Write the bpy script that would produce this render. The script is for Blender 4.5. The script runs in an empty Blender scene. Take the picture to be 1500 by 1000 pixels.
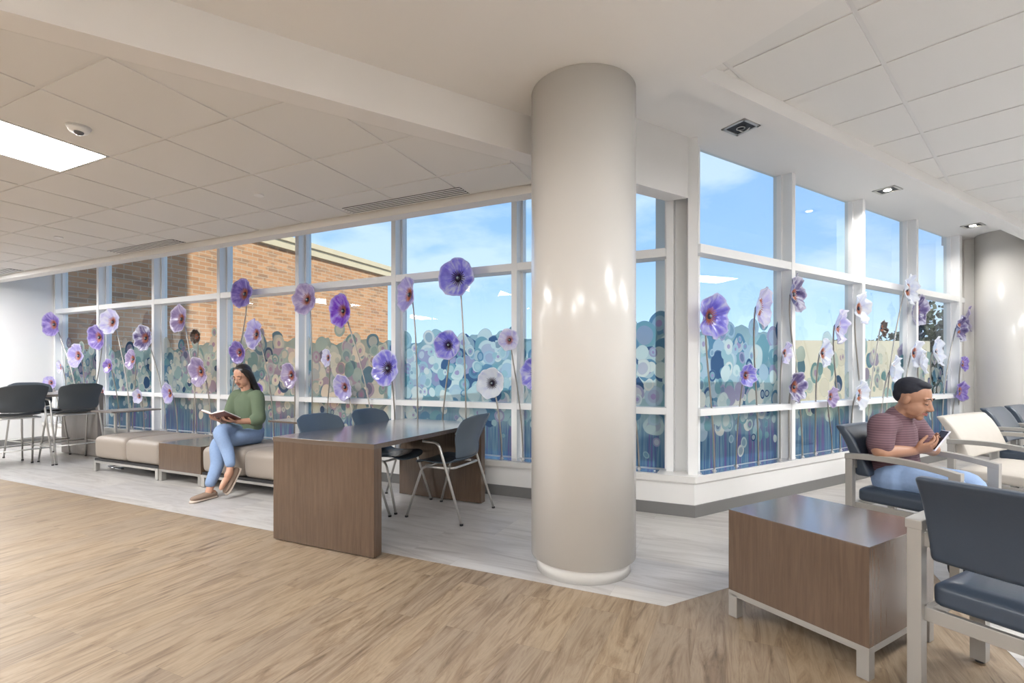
import bpy, bmesh, math, random
from mathutils import Vector, Matrix, Quaternion
random.seed(7)
sc = bpy.context.scene
COL = sc.collection
PI = math.pi
# ---------------------------------------------------------------- frames of reference
F, CX, HY, HC = 723.0, 750.0, 544.0, 1.2
aL, aR = math.radians(65.3), math.radians(58.7)
dL = Vector((-math.sin(aL), math.cos(aL), 0)); nL = Vector((math.cos(aL), math.sin(aL), 0))
dR = Vector((math.sin(aR), math.cos(aR), 0)); nR = Vector((-math.cos(aR), math.sin(aR), 0))
CO = Vector((1.497, 4.054, 0))                      # inside corner of the low wall
e1 = Vector((.508, -.861, 0)); e2 = Vector((.861, .508, 0))
E1r = Vector((.508, -.861, 0)); E2r = Vector((.88, .476, 0)).normalized()
GL, GR = .265, .150                                 # glass plane behind the wall face
SILL = .336; TOPZ = 3.155; CEN = 2.907; LOW = 2.65; RT = 3.0
def L(s, n, z=0): return dL*s + nL*n + Vector((0, 0, z))          # left frame through the origin
def WL(s, o, z=0): return CO + dL*s + nL*o + Vector((0, 0, z))    # along the left window wall
def WR(s, o, z=0): return CO + dR*s + nR*o + Vector((0, 0, z))    # along the right window wall
def hit(x, p, d):
    r = ((x-CX)/F, 1.0); det = -r[0]*d.y + d.x*r[1]
    a = (-p.x*d.y + d.x*p.y)/det; t = (r[0]*p.y - r[1]*p.x)/det
    return t, a
RL = math.atan2(dL.y, dL.x); RR = math.atan2(dR.y, dR.x)

# ---------------------------------------------------------------- tagging
def tag(o, label=None, cat=None, group=None, kind=None):
    if label: o['label'] = label
    if cat: o['category'] = cat
    if group: o['group'] = group
    if kind: o['kind'] = kind
    return o
def empty(name, loc=(0, 0, 0), rz=0, label=None, cat=None, group=None, kind=None):
    o = bpy.data.objects.new(name, None); o.empty_display_size = .1
    COL.objects.link(o); o.location = loc; o.rotation_euler = (0, 0, rz)
    return tag(o, label, cat, group, kind)
def obj(name, bm, mat, parent=None, smooth=False, loc=None, rz=None):
    me = bpy.data.meshes.new(name)
    bmesh.ops.recalc_face_normals(bm, faces=bm.faces)
    bm.to_mesh(me); bm.free()
    if smooth:
        for p in me.polygons: p.use_smooth = True
    for m in (mat if isinstance(mat, (list, tuple)) else [mat]): me.materials.append(m)
    o = bpy.data.objects.new(name, me); COL.objects.link(o)
    if parent: o.parent = parent
    if loc is not None: o.location = loc
    if rz is not None: o.rotation_euler = (0, 0, rz)
    return o
def struct(name, bm, mat, smooth=False): return tag(obj(name, bm, mat, None, smooth), kind='structure')
def copy_tree(o, parent=None):
    c = o.copy(); COL.objects.link(c); c.parent = parent
    for ch in list(o.children): copy_tree(ch, c)
    return c

# ---------------------------------------------------------------- mesh helpers
def NB(): return bmesh.new()
def prism(bm, pts, z0, z1):
    n = len(pts)
    a = [bm.verts.new((p[0], p[1], z0)) for p in pts]; b = [bm.verts.new((p[0], p[1], z1)) for p in pts]
    bm.faces.new(a[::-1]); bm.faces.new(b)
    for i in range(n): bm.faces.new((a[i], a[(i+1) % n], b[(i+1) % n], b[i]))
    return bm
def box(bm, c, s, rz=0, bev=0, M=None):
    m = Matrix.Translation(Vector(c)) @ Matrix.Rotation(rz, 4, 'Z') @ Matrix.Diagonal((*s, 1))
    if M: m = M @ m
    r = bmesh.ops.create_cube(bm, size=1, matrix=m)
    if bev:
        es = list({e for v in r['verts'] for e in v.link_edges})
        bmesh.ops.bevel(bm, geom=es, offset=bev, segments=2, profile=.6, affect='EDGES')
    return bm
def wallbox(bm, fr, s0, s1, o0, o1, z0, z1, bev=0):
    rz = RL if fr is WL else RR
    c = fr((s0+s1)/2, (o0+o1)/2, (z0+z1)/2)
    return box(bm, c, (abs(s1-s0), abs(o1-o0), z1-z0), rz, bev)
def tube(bm, pts, r, seg=10, flat=None, caps=True):
    """loft along pts; r number / list / list of (rx, ry); rx along 'flat' side direction"""
    pts = [Vector(p) for p in pts]; n = len(pts)
    if not isinstance(r, (list, tuple)): r = [r]*n
    rs = [(q, q) if not isinstance(q, (list, tuple)) else q for q in r]
    rings = []; prev = None
    for i, p in enumerate(pts):
        t = (pts[min(i+1, n-1)]-pts[max(i-1, 0)]).normalized()
        if flat is not None:
            x = Vector(flat[i] if isinstance(flat, list) else flat); x = (x - t*x.dot(t)).normalized()
        else:
            if prev is None:
                x = Vector((0, 0, 1)) if abs(t.z) < .9 else Vector((1, 0, 0))
                x = (x - t*x.dot(t)).normalized()
            else: x = (prev - t*prev.dot(t)).normalized()
        prev = x; y = t.cross(x)
        rings.append([bm.verts.new(p + x*rs[i][0]*math.cos(2*PI*k/seg) + y*rs[i][1]*math.sin(2*PI*k/seg)) for k in range(seg)])
    for a, b in zip(rings, rings[1:]):
        for k in range(seg): bm.faces.new((a[k], a[(k+1) % seg], b[(k+1) % seg], b[k]))
    if caps: bm.faces.new(rings[0][::-1]); bm.faces.new(rings[-1])
    return bm
def bez(p0, p1, p2, p3, n=12):
    p0, p1, p2, p3 = map(Vector, (p0, p1, p2, p3)); out = []
    for i in range(n+1):
        t = i/n; u = 1-t
        out.append(p0*u**3 + p1*3*u*u*t + p2*3*u*t*t + p3*t**3)
    return out
def arcpath(pts, r=.05, n=5):
    """polyline with rounded corners"""
    pts = [Vector(p) for p in pts]; out = [pts[0]]
    for i in range(1, len(pts)-1):
        a = (pts[i-1]-pts[i]); b = (pts[i+1]-pts[i]); rr = min(r, a.length*.45, b.length*.45)
        p0 = pts[i]+a.normalized()*rr; p2 = pts[i]+b.normalized()*rr
        for k in range(n+1):
            t = k/n; out.append(p0*(1-t)**2 + pts[i]*2*t*(1-t) + p2*t*t)
    out.append(pts[-1]); return out
def ell(bm, c, r, M=None, seg=20, rings=12):
    m = Matrix.Translation(Vector(c))
    if M: m = m @ M.to_4x4()
    m = m @ Matrix.Diagonal((*r, 1))
    bmesh.ops.create_uvsphere(bm, u_segments=seg, v_segments=rings, radius=1, matrix=m)
    return bm
def rbox(c, s, r, puff=0, cuts=13):
    """soft box: rounded edges and a slightly domed top"""
    bm = NB(); bmesh.ops.create_cube(bm, size=2); bmesh.ops.subdivide_edges(bm, edges=bm.edges[:], cuts=cuts, use_grid_fill=True)
    h = [q/2 for q in s]
    for v in bm.verts:
        u = Vector(v.co); p = Vector([math.copysign(abs(u[i])**.62, u[i])*h[i] for i in range(3)])
        core = Vector([max(-(h[i]-r), min(h[i]-r, p[i])) for i in range(3)]); d = p-core
        if d.length > 1e-6: p = core+d.normalized()*r
        if u.z > .9: p.z += puff*(1-u.x**4)*(1-u.y**4)
        v.co = p+Vector(c)
    return bm
def cyl(bm, c, r, h, seg=24, r2=None):
    bmesh.ops.create_cone(bm, cap_ends=True, segments=seg, radius1=r, radius2=r if r2 is None else r2, depth=h, matrix=Matrix.Translation(Vector(c)+Vector((0, 0, h/2))))
    return bm
def quad_uv(bm, pts, uvs):
    uvl = bm.loops.layers.uv.verify()
    f = bm.faces.new([bm.verts.new(p) for p in pts])
    for l, uv in zip(f.loops, uvs): l[uvl].uv = uv
    return bm
def mod(o, kind, **kw):
    m = o.modifiers.new(kind.lower(), kind)
    for k, v in kw.items(): setattr(m, k, v)
    return m

# ---------------------------------------------------------------- materials
class NT:
    def __init__(s, name):
        s.m = bpy.data.materials.new(name); s.m.use_nodes = True; s.t = s.m.node_tree
        s.t.nodes.clear(); s.out = s.t.nodes.new('ShaderNodeOutputMaterial')
    def n(s, typ, **kw):
        nd = s.t.nodes.new('ShaderNode'+typ)
        for k, v in kw.items():
            if k.startswith('i_'):
                key = k[2:]; key = int(key) if key.isdigit() else key.replace('_', ' ')
                s.set(nd.inputs[key], v)
            else: setattr(nd, k, v)
        return nd
    def set(s, inp, v):
        if isinstance(v, bpy.types.NodeSocket): s.t.links.new(v, inp)
        elif isinstance(v, bpy.types.Node): s.t.links.new(v.outputs[0], inp)
        else:
            if isinstance(v, (tuple, list)) and len(v) == 3 and inp.type == 'RGBA': v = (*v, 1)
            inp.default_value = v
    def math(s, op, a, b=0.0, c=None, clamp=False):
        nd = s.t.nodes.new('ShaderNodeMath'); nd.operation = op; nd.use_clamp = clamp
        s.set(nd.inputs[0], a); s.set(nd.inputs[1], b)
        if c is not None: s.set(nd.inputs[2], c)
        return nd.outputs[0]
    def mix(s, f, a, b, blend='MIX'):
        nd = s.t.nodes.new('ShaderNodeMix'); nd.data_type = 'RGBA'; nd.blend_type = blend
        s.set(nd.inputs[0], f); s.set(nd.inputs[6], a); s.set(nd.inputs[7], b); return nd.outputs[2]
    def ramp(s, f, stops, mode='LINEAR'):
        nd = s.t.nodes.new('ShaderNodeValToRGB'); nd.color_ramp.interpolation = mode
        el = nd.color_ramp.elements
        while len(el) < len(stops): el.new(.5)
        for e, (p, c) in zip(el, stops): e.position = p; e.color = (*c, 1)
        s.set(nd.inputs[0], f); return nd.outputs[0]
    def pb(s, col, rough=.5, metal=0, **kw):
        nd = s.t.nodes.new('ShaderNodeBsdfPrincipled')
        s.set(nd.inputs['Base Color'], col); s.set(nd.inputs['Roughness'], rough); s.set(nd.inputs['Metallic'], metal)
        for k, v in kw.items(): s.set(nd.inputs[k.replace('_', ' ')], v)
        return nd
    def fin(s, sh): s.set(s.out.inputs[0], sh); return s.m
def plain(name, col, rough=.5, metal=0, noise=0, scale=20, bump=0, **kw):
    t = NT(name); c = col
    if noise or bump:
        tc = t.n('TexCoord'); nz = t.n('TexNoise', i_Vector=tc.outputs['Object'], i_Scale=float(scale), i_Detail=4.0)
    if noise: c = t.mix(nz.outputs[0], tuple(x*(1-noise) for x in col), tuple(min(1, x*(1+noise)) for x in col))
    p = t.pb(c, rough, metal, **kw)
    if bump:
        b = t.n('Bump', i_Strength=float(bump), i_Distance=.003, i_Height=nz.outputs[0]); t.set(p.inputs['Normal'], b)
    return t.fin(p)
M = {}
M['wall'] = plain('wall_paint', (.78, .765, .74), .55, noise=.015, scale=3)
M['ceil'] = plain('ceiling_paint', (.78, .765, .745), .7, noise=.015, scale=2)
M['tile'] = plain('ceiling_tile', (.74, .73, .71), .85, noise=.03, scale=300, bump=.15)
M['tbar'] = plain('grid_bar', (.70, .69, .68), .5)
M['frame'] = plain('white_window_frame', (.86, .86, .85), .38)
M['sill'] = plain('solid_sill', (.74, .72, .69), .25, noise=.02, scale=60)
M['base'] = plain('grey_baseboard', (.17, .165, .16), .42)
M['colpaint'] = plain('column_enamel', (.69, .67, .635), .24, noise=.01, scale=3, Coat_Weight=.25, Coat_Roughness=.12)
M['metal'] = plain('brushed_metal', (.60, .585, .56), .36, .75)
M['champ'] = plain('champagne_metal', (.37, .355, .33), .40, .5)
M['steel'] = plain('stem_steel', (.42, .39, .35), .32, .9)
M['chrome'] = plain('chrome', (.72, .73, .75), .2, .95)
M['black'] = plain('black_plastic', (.02, .02, .022), .45)
M['navy'] = plain('navy_vinyl', (.038, .052, .075), .30, noise=.06, scale=120, bump=.08)
M['cream'] = plain('cream_vinyl', (.46, .42, .37), .45, noise=.07, scale=9, bump=.1)
M['bench'] = plain('taupe_upholstery', (.31, .265, .225), .5, noise=.04, scale=200, bump=.2)
M['shell'] = plain('slate_shell_plastic', (.085, .115, .15), .26, noise=.03, scale=10)
M['stool'] = plain('charcoal_shell_plastic', (.055, .065, .075), .34)
M['edge'] = plain('laminate_edge', (.30, .25, .22), .35)
M['seam'] = plain('column_seam', (.33, .31, .28), .6)
M['white'] = plain('white_plastic', (.8, .8, .79), .4)
M['dark'] = plain('dark_recess', (.015, .016, .02), .5)
M['lens'] = plain('grey_lens', (.12, .12, .13), .15)

def emis(name, col, st):
    t = NT(name); return t.fin(t.n('Emission', i_Color=(*col, 1), i_Strength=st))
M['panel'] = emis('light_panel', (.95, .965, .98), 42.0)
M['bulb'] = emis('downlight_bulb', (1, .93, .82), 30.0)

def wood(name, c1, c2, rough=.28, axis='Z'):
    t = NT(name); tc = t.n('TexCoord')
    sc_ = {'Z': (28, 28, 1.6), 'X': (1.6, 28, 28), 'Y': (28, 1.6, 28)}[axis]
    mp = t.n('Mapping', i_Vector=tc.outputs['Object'], i_Scale=sc_)
    nz = t.n('TexNoise', i_Vector=mp, i_Scale=2.2, i_Detail=7.0, i_Roughness=.65, i_Distortion=.6)
    n2 = t.n('TexNoise', i_Vector=tc.outputs['Object'], i_Scale=2.0, i_Detail=2.0)
    f = t.math('MULTIPLY_ADD', n2.outputs[0], .35, t.math('MULTIPLY', nz.outputs[0], .75))
    c = t.ramp(f, [(.3, c1), (.75, c2)])
    p = t.pb(c, rough, 0, Coat_Weight=1.0 if axis == 'X' else .3, Coat_Roughness=.20 if axis == 'X' else .2)
    return t.fin(p)
M['walnut'] = wood('walnut_laminate', (.070, .042, .026), (.125, .082, .056), .26)
M['walnuttop'] = wood('walnut_laminate_top', (.075, .052, .038), (.125, .092, .072), .14, 'X')
M['greywood'] = wood('grey_brown_laminate', (.16, .135, .12), (.24, .21, .19), .35)

def planks(name, ang, w, h, cols, grain, rough, gscale=1.0):
    t = NT(name); g = t.n('NewGeometry')
    mp = t.n('Mapping', vector_type='POINT', i_Vector=g.outputs['Position'], i_Rotation=(0, 0, -ang))
    br = t.n('TexBrick', i_Vector=mp, i_Scale=1.0, i_Color1=(0, 0, 0, 1), i_Color2=(1, 1, 1, 1), i_Mortar=(.5, .5, .5, 1), i_Mortar_Size=.0007, i_Mortar_Smooth=.1, i_Brick_Width=w, i_Row_Height=h, offset=.37)
    # shift the grain from plank to plank
    add = t.n('VectorMath', operation='ADD', i_0=mp, i_1=(0, 0, 0))
    mm = t.n('VectorMath', operation='SCALE', i_0=br.outputs[0]); t.set(mm.inputs['Scale'], 7.0)
    t.set(add.inputs[1], mm.outputs[0])
    m2 = t.n('Mapping', i_Vector=add, i_Scale=(1.5*gscale, 11*gscale, 1))
    nz = t.n('TexNoise', i_Vector=m2, i_Scale=1.15, i_Detail=9.0, i_Roughness=.66, i_Distortion=2.1)
    m3 = t.n('Mapping', i_Vector=add, i_Scale=(3.0*gscale, 70*gscale, 1))
    nf = t.n('TexNoise', i_Vector=m3, i_Scale=2.0, i_Detail=5.0, i_Roughness=.7)
    c = t.ramp(nz.outputs[0], [(.30, cols[0]), (.43, cols[1]), (.58, cols[2]), (.72, cols[1]), (.82, cols[0])])
    c = t.mix(t.math('MULTIPLY', nf.outputs[0], grain), c, cols[0])
    tone = t.ramp(br.outputs[0], [(0, (.90, .90, .92)), (1, (1.06, 1.04, 1.0))])
    c = t.mix(1.0, c, tone, 'MULTIPLY')
    c = t.mix(t.math('MULTIPLY', br.outputs['Fac'], .35), c, tuple(x*.45 for x in cols[0]))
    r = t.math('MULTIPLY_ADD', nf.outputs[0], .15, rough)
    return t.fin(t.pb(c, r))
aN = math.atan2(nL.y, nL.x)
M['oak'] = planks('oak_plank_vinyl', aN, 1.22, .18, [(.115, .076, .045), (.262, .188, .120), (.37, .285, .197)], .45, .34)
M['greyvinyl'] = planks('pale_grey_plank_vinyl', RL, 1.0, .46, [(.30, .28, .265), (.44, .42, .405), (.54, .525, .51)], .18, .25, .45)

def brickmat():
    t = NT('orange_brick'); uv = t.n('UVMap')
    br = t.n('TexBrick', i_Vector=uv, i_Scale=1.0, i_Color1=(.40, .19, .085, 1), i_Color2=(.56, .29, .14, 1), i_Mortar=(.50, .40, .29, 1), i_Mortar_Size=.008, i_Mortar_Smooth=.2, i_Brick_Width=.30, i_Row_Height=.095, i_Bias=0.1)
    mp = t.n('Mapping', i_Vector=uv, i_Scale=(3.33, 10.5, 1)); vo = t.n('TexVoronoi', i_Vector=mp, i_Scale=1.0)
    sep = t.n('SeparateColor', i_0=vo.outputs['Color'])
    pick = t.math('GREATER_THAN', sep.outputs[0], .84)
    mort = t.math('SUBTRACT', 1.0, br.outputs['Fac'])
    c = t.mix(t.math('MULTIPLY', t.math('MULTIPLY', pick, mort), .5), br.outputs[0], (.22, .14, .09, 1))
    return t.fin(t.pb(c, .85))
M['brick'] = brickmat()
M['stone'] = plain('cream_cornice', (.60, .50, .34), .8, noise=.08, scale=3)
M['tan'] = plain('tan_stucco', (.62, .52, .36), .9, noise=.08, scale=.8)
M['ground'] = plain('pale_roof_gravel', (.30, .29, .27), .9, noise=.15, scale=6)
M['leaf'] = plain('dark_leaves', (.035, .06, .025), .7, noise=.4, scale=2)
M['bark'] = plain('bark', (.09, .065, .045), .9)

def glassmat():
    t = NT('window_glass'); tr = t.n('BsdfTransparent', i_Color=(.92, .96, .97, 1)); gl = t.n('BsdfGlossy', i_Color=(1, 1, 1, 1), i_Roughness=.01)
    fr = t.n('Fresnel', i_IOR=1.52); g = t.n('NewGeometry')
    k = t.math('MULTIPLY', fr, t.math('SUBTRACT', 1.0, g.outputs['Backfacing']), clamp=True)
    return t.fin(t.n('MixShader', i_0=k, i_1=tr, i_2=gl))
M['glass'] = glassmat()

def muralmat():
    t = NT('printed_flower_film'); uv = t.n('UVMap'); sep = t.n('SeparateXYZ', i_0=uv); U, V = sep.outputs[0], sep.outputs[1]
    pal = [(0, (.14, .28, .38)), (.08, (.40, .56, .55)), (.22, (.70, .76, .68)), (.38, (.22, .40, .42)), (.50, (.48, .58, .62)), (.62, (.80, .77, .66)), (.76, (.42, .38, .50)), (.87, (.05, .11, .22)), (.92, (.56, .66, .61))]
    # painted ground: pale teal above, streaked stems below
    mp = t.n('Mapping', i_Vector=uv, i_Scale=(14, .5, 1)); n1 = t.n('TexNoise', i_Vector=mp, i_Scale=1.5, i_Detail=3.0, i_Roughness=.5)
    st = t.ramp(n1.outputs[0], [(.28, (.06, .13, .24)), (.40, (.13, .25, .36)), (.47, (.26, .38, .44)), (.53, (.11, .20, .34)), (.60, (.24, .15, .34)), (.66, (.15, .30, .37)), (.75, (.32, .40, .44))])
    n2 = t.n('TexNoise', i_Vector=uv, i_Scale=3.0, i_Detail=2.0)
    up = t.ramp(n2.outputs[0], [(.35, (.24, .38, .40)), (.6, (.42, .54, .52))])
    c = t.mix(t.math('MULTIPLY_ADD', V, 4.0, -2.4, clamp=True), st, up)
    a = t.math('LESS_THAN', V, t.math('MULTIPLY_ADD', n2.outputs[0], .35, 1.40))
    sparse = t.math('GREATER_THAN', U, 21.5)             # the print thins out along the right wall
    a = t.math('MULTIPLY', a, t.math('SUBTRACT', 1.0, t.math('MULTIPLY', sparse, t.math('GREATER_THAN', V, .84))))
    # scale, jitter, largest radius, upper limit, lower limit, shift, share of cells
    lay = [(4.2, .75, .50, 1.78, .95, 0, 1.0), (4.0, .8, .52, 1.68, .80, 3.7, 1.0), (4.4, .9, .50, 1.62, .72, 9.1, .95), (3.3, .9, .44, 1.56, .62, 14.2, .8), (6.0, .9, .46, 1.56, .66, 22.4, .85), (4.6, .9, .42, 1.50, .52, 31.3, .7), (8.5, .9, .42, 1.55, .50, 41.9, .6), (5.2, .9, .44, 1.48, .58, 53.3, .55)]
    for (s, rnd, rmax, top, bot, off, share) in lay:
        wob = t.n('TexNoise', i_Vector=uv, i_Scale=5.0, i_Detail=1.0); wv = t.n('VectorMath', operation='SCALE', i_0=wob.outputs['Color']); t.set(wv.inputs['Scale'], .05)
        m0 = t.n('VectorMath', operation='ADD', i_0=uv, i_1=wv.outputs[0])
        m = t.n('Mapping', i_Vector=m0, i_Location=(off, off*.37, 0), i_Scale=(1, .90, 1))
        vo = t.n('TexVoronoi', voronoi_dimensions='2D', i_Vector=m, i_Scale=s, i_Randomness=rnd)
        cc = t.n('SeparateColor', i_0=vo.outputs['Color']); pos = t.n('SeparateXYZ', i_0=vo.outputs['Position'])
        cy = t.math('DIVIDE', t.math('SUBTRACT', pos.outputs[1], off*.37), .90)
        r = t.math('MULTIPLY_ADD', cc.outputs[0], rmax*.45, rmax*.55)
        mask = t.math('LESS_THAN', vo.outputs['Distance'], r)
        mask = t.math('MULTIPLY', mask, t.math('LESS_THAN', cy, t.math('MULTIPLY_ADD', cc.outputs[2], .25, top-.2)))
        mask = t.math('MULTIPLY', mask, t.math('GREATER_THAN', cy, t.math('MULTIPLY_ADD', cc.outputs[0], .25, bot-.05)))
        mask = t.math('MULTIPLY', mask, t.math('LESS_THAN', cc.outputs[1], share))
        mask = t.math('MULTIPLY', mask, t.math('SUBTRACT', 1.0, t.math('MULTIPLY', sparse, t.math('GREATER_THAN', t.math('FRACT', t.math('MULTIPLY', cc.outputs[2], 7.7)), .30))))
        dc = t.ramp(t.math('FRACT', t.math('MULTIPLY', cc.outputs[1], 5.3)), pal, 'CONSTANT')
        q = t.math('DIVIDE', vo.outputs['Distance'], r)
        ring = t.math('MULTIPLY', t.math('LESS_THAN', q, .66), t.math('GREATER_THAN', cc.outputs[2], .5))
        dc = t.mix(t.math('MULTIPLY', ring, .6), dc, t.ramp(cc.outputs[0], pal, 'CONSTANT'))
        core = t.math('MULTIPLY', t.math('LESS_THAN', q, .30), t.math('GREATER_THAN', cc.outputs[2], .78))
        dc = t.mix(t.math('MULTIPLY', core, .8), dc, (.40, .26, .46, 1))
        rimm = t.math('MULTIPLY', t.math('GREATER_THAN', q, .93), .25)
        dc = t.mix(rimm, dc, (.30, .42, .50, 1))
        c = t.mix(mask, c, dc); a = t.math('MAXIMUM', a, mask)
    tr = t.n('BsdfTransparent', i_Color=t.mix(.08, c, (.75, .78, .74, 1))); tl = t.n('BsdfTranslucent', i_Color=c); df = t.n('BsdfDiffuse', i_Color=c)
    body = t.n('MixShader', i_0=.7, i_1=tl, i_2=df)
    film = t.n('MixShader', i_0=.46, i_1=tr, i_2=body)
    clear = t.n('BsdfTransparent', i_Color=(1, 1, 1, 1))
    return t.fin(t.n('MixShader', i_0=a, i_1=clear, i_2=film))
M['mural'] = muralmat()

def petalmat(name, deep, mid, pale, dark=.0):
    t = NT(name); tc = t.n('TexCoord'); uv = t.n('UVMap'); sp = t.n('SeparateXYZ', i_0=uv)
    ln = t.n('Mapping', i_Vector=uv, i_Scale=(9, 1.2, 1))
    na = t.n('TexNoise', i_Vector=ln, i_Scale=1.0, i_Detail=4.0, i_Distortion=.4)
    nb = t.n('TexNoise', i_Vector=tc.outputs['Object'], i_Scale=9.0, i_Detail=3.0)
    f = t.math('ADD', t.math('MULTIPLY', na.outputs[0], .55), t.math('MULTIPLY', nb.outputs[0], .45))
    c = t.ramp(f, [(.36, deep), (.48, mid), (.60, pale)])
    c = t.mix(t.math('MULTIPLY_ADD', sp.outputs[1], 5.0, -4.3, clamp=True), c, tuple(.3+.7*x for x in pale))
    pbn = t.pb(c, .18, 0, Coat_Weight=.5, Coat_Roughness=.06)
    tl = t.n('BsdfTranslucent', i_Color=c)
    return t.fin(t.n('MixShader', i_0=.5, i_1=pbn, i_2=tl))
PET = {
 'violet': petalmat('violet_glass', (.17, .12, .44), (.33, .24, .64), (.60, .50, .82)),
 'vivid': petalmat('vivid_purple_glass', (.20, .05, .55), (.36, .14, .74), (.62, .48, .88)),
 'blue': petalmat('blue_violet_glass', (.22, .19, .74), (.38, .35, .88), (.80, .80, .98)),
 'lavender': petalmat('lavender_glass', (.46, .40, .76), (.62, .56, .88), (.86, .82, .96)),
 'mauve': petalmat('mauve_glass', (.38, .29, .54), (.56, .46, .70), (.82, .74, .88)),
 'pale': petalmat('pale_lavender_glass', (.60, .56, .88), (.78, .75, .94), (.93, .92, .98)),
 'white': petalmat('white_glass', (.72, .74, .92), (.90, .92, .98), (.97, .98, 1.0)),
 'smoke': petalmat('smoky_violet_glass', (.08, .06, .20), (.28, .23, .46), (.84, .83, .92)),
 'brown': petalmat('brown_smoked_glass', (.035, .025, .022), (.09, .065, .055), (.20, .16, .14)),
}
M['stamen'] = plain('copper_stamen', (.50, .17, .09), .3, .2)
M['stamendk'] = plain('dark_stamen', (.06, .025, .03), .3, .2)
M['pod'] = plain('dark_glass_centre', (.035, .03, .06), .12)
M['eye'] = plain('blue_glass_bead', (.30, .38, .40), .1)

# ================================================================ SETTING
INF = [(-13.4, -3.4), (-6, -6), (8, -6), (12.6, -2.06)]
def P2(v): return (v.x, v.y)
Lc = WL(10.44, 0); Re = WR(6.2, .1); Rb = Re + Vector((.519, -.854, 0))*11
foot = [P2(Lc), INF[0], INF[1], INF[2], P2(Rb), P2(Re), P2(WR(0, 0))]
# floor: oak with the pale vinyl zone let in flush
z1p = Vector((.785, 2.522, 0)); z2p = Vector((2.8, 3.58, 0)); z3p = Vector((2.1, 2.06, 0))
struct('floor', prism(NB(), foot, -.12, 0), M['oak'])
gz = [P2(z1p + dL*14), P2(z1p), P2(z2p), P2(z3p - nL*9.0)]
# keep the zone inside the room
zone = [P2(z1p), P2(z2p), P2(z3p - nL*6.5), (8.3, -5.9), P2(Rb + Vector((-.05, .1, 0))), P2(Re), P2(CO), P2(Lc), P2(z1p + dL*10.55)]
struct('floor_pale_vinyl', prism(NB(), zone, .0, .0015), M['greyvinyl'])

# walls
def wall_seg(name, a, b, z0=0, z1=3.4, th=.2):
    a, b = Vector((a[0], a[1], 0)), Vector((b[0], b[1], 0)); d = (b-a).normalized(); nrm = Vector((d.y, -d.x, 0))
    return struct(name, prism(NB(), [P2(a), P2(b), P2(b+nrm*th), P2(a+nrm*th)], z0, z1), M['wall'])
wall_seg('wall_left', P2(WL(10.44, GL-.0)), INF[0], th=.2)
wall_seg('wall_back', INF[0], INF[1], th=.2); wall_seg('wall_back_middle', INF[1], INF[2], th=.2); wall_seg('wall_back_right', INF[2], P2(Rb), th=.2)
wall_seg('wall_right', P2(Rb), P2(Re), th=.2)
bm = NB(); wallbox(bm, WR, 5.82, 6.45, .10, .21, 0, 3.4); struct('wall_right_return', bm, M['wall'])
# low wall under the windows
bm = NB(); prism(bm, [P2(WL(0, 0)), P2(WL(10.44, 0)), P2(WL(10.44, .5)), P2(CO+nL*.5+nR*.15)], 0, SILL-.054); struct('wall_under_left_windows', bm, M['wall'])
bm = NB(); prism(bm, [P2(WR(0, 0)), P2(CO+nL*.5+nR*.15), P2(WR(6.1, .5)), P2(WR(6.1, 0))], 0, SILL-.054); struct('wall_under_right_windows', bm, M['wall'])
k = CO - (nL+nR).normalized()*.022
bm = NB(); prism(bm, [P2(k), P2(WL(10.44, -.02)), P2(WL(10.44, .45)), P2(CO+nL*.45+nR*.2)], SILL-.054, SILL); struct('trim_1', bm, M['sill'])
bm = NB(); prism(bm, [P2(k), P2(CO+nL*.45+nR*.2), P2(WR(6.1, .45)), P2(WR(6.1, -.02))], SILL-.054, SILL); struct('trim_2', bm, M['sill'])
bm = NB(); prism(bm, [P2(CO-(nL+nR).normalized()*.014), P2(WL(10.44, -.012)), P2(WL(10.44, 0)), P2(CO)], 0, .10); struct('baseboard_left', bm, M['base'])
bm = NB(); prism(bm, [P2(CO-(nL+nR).normalized()*.014), P2(CO), P2(WR(6.1, 0)), P2(WR(6.1, -.012))], 0, .10); struct('baseboard_right', bm, M['base'])
a = Lc; b = Vector((*INF[0], 0)); d = (b-a).normalized()
struct('baseboard_end', prism(NB(), [P2(a), P2(b), P2(b+dL*-.012), P2(a+dL*-.012)], 0, .10), M['base'])

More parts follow.
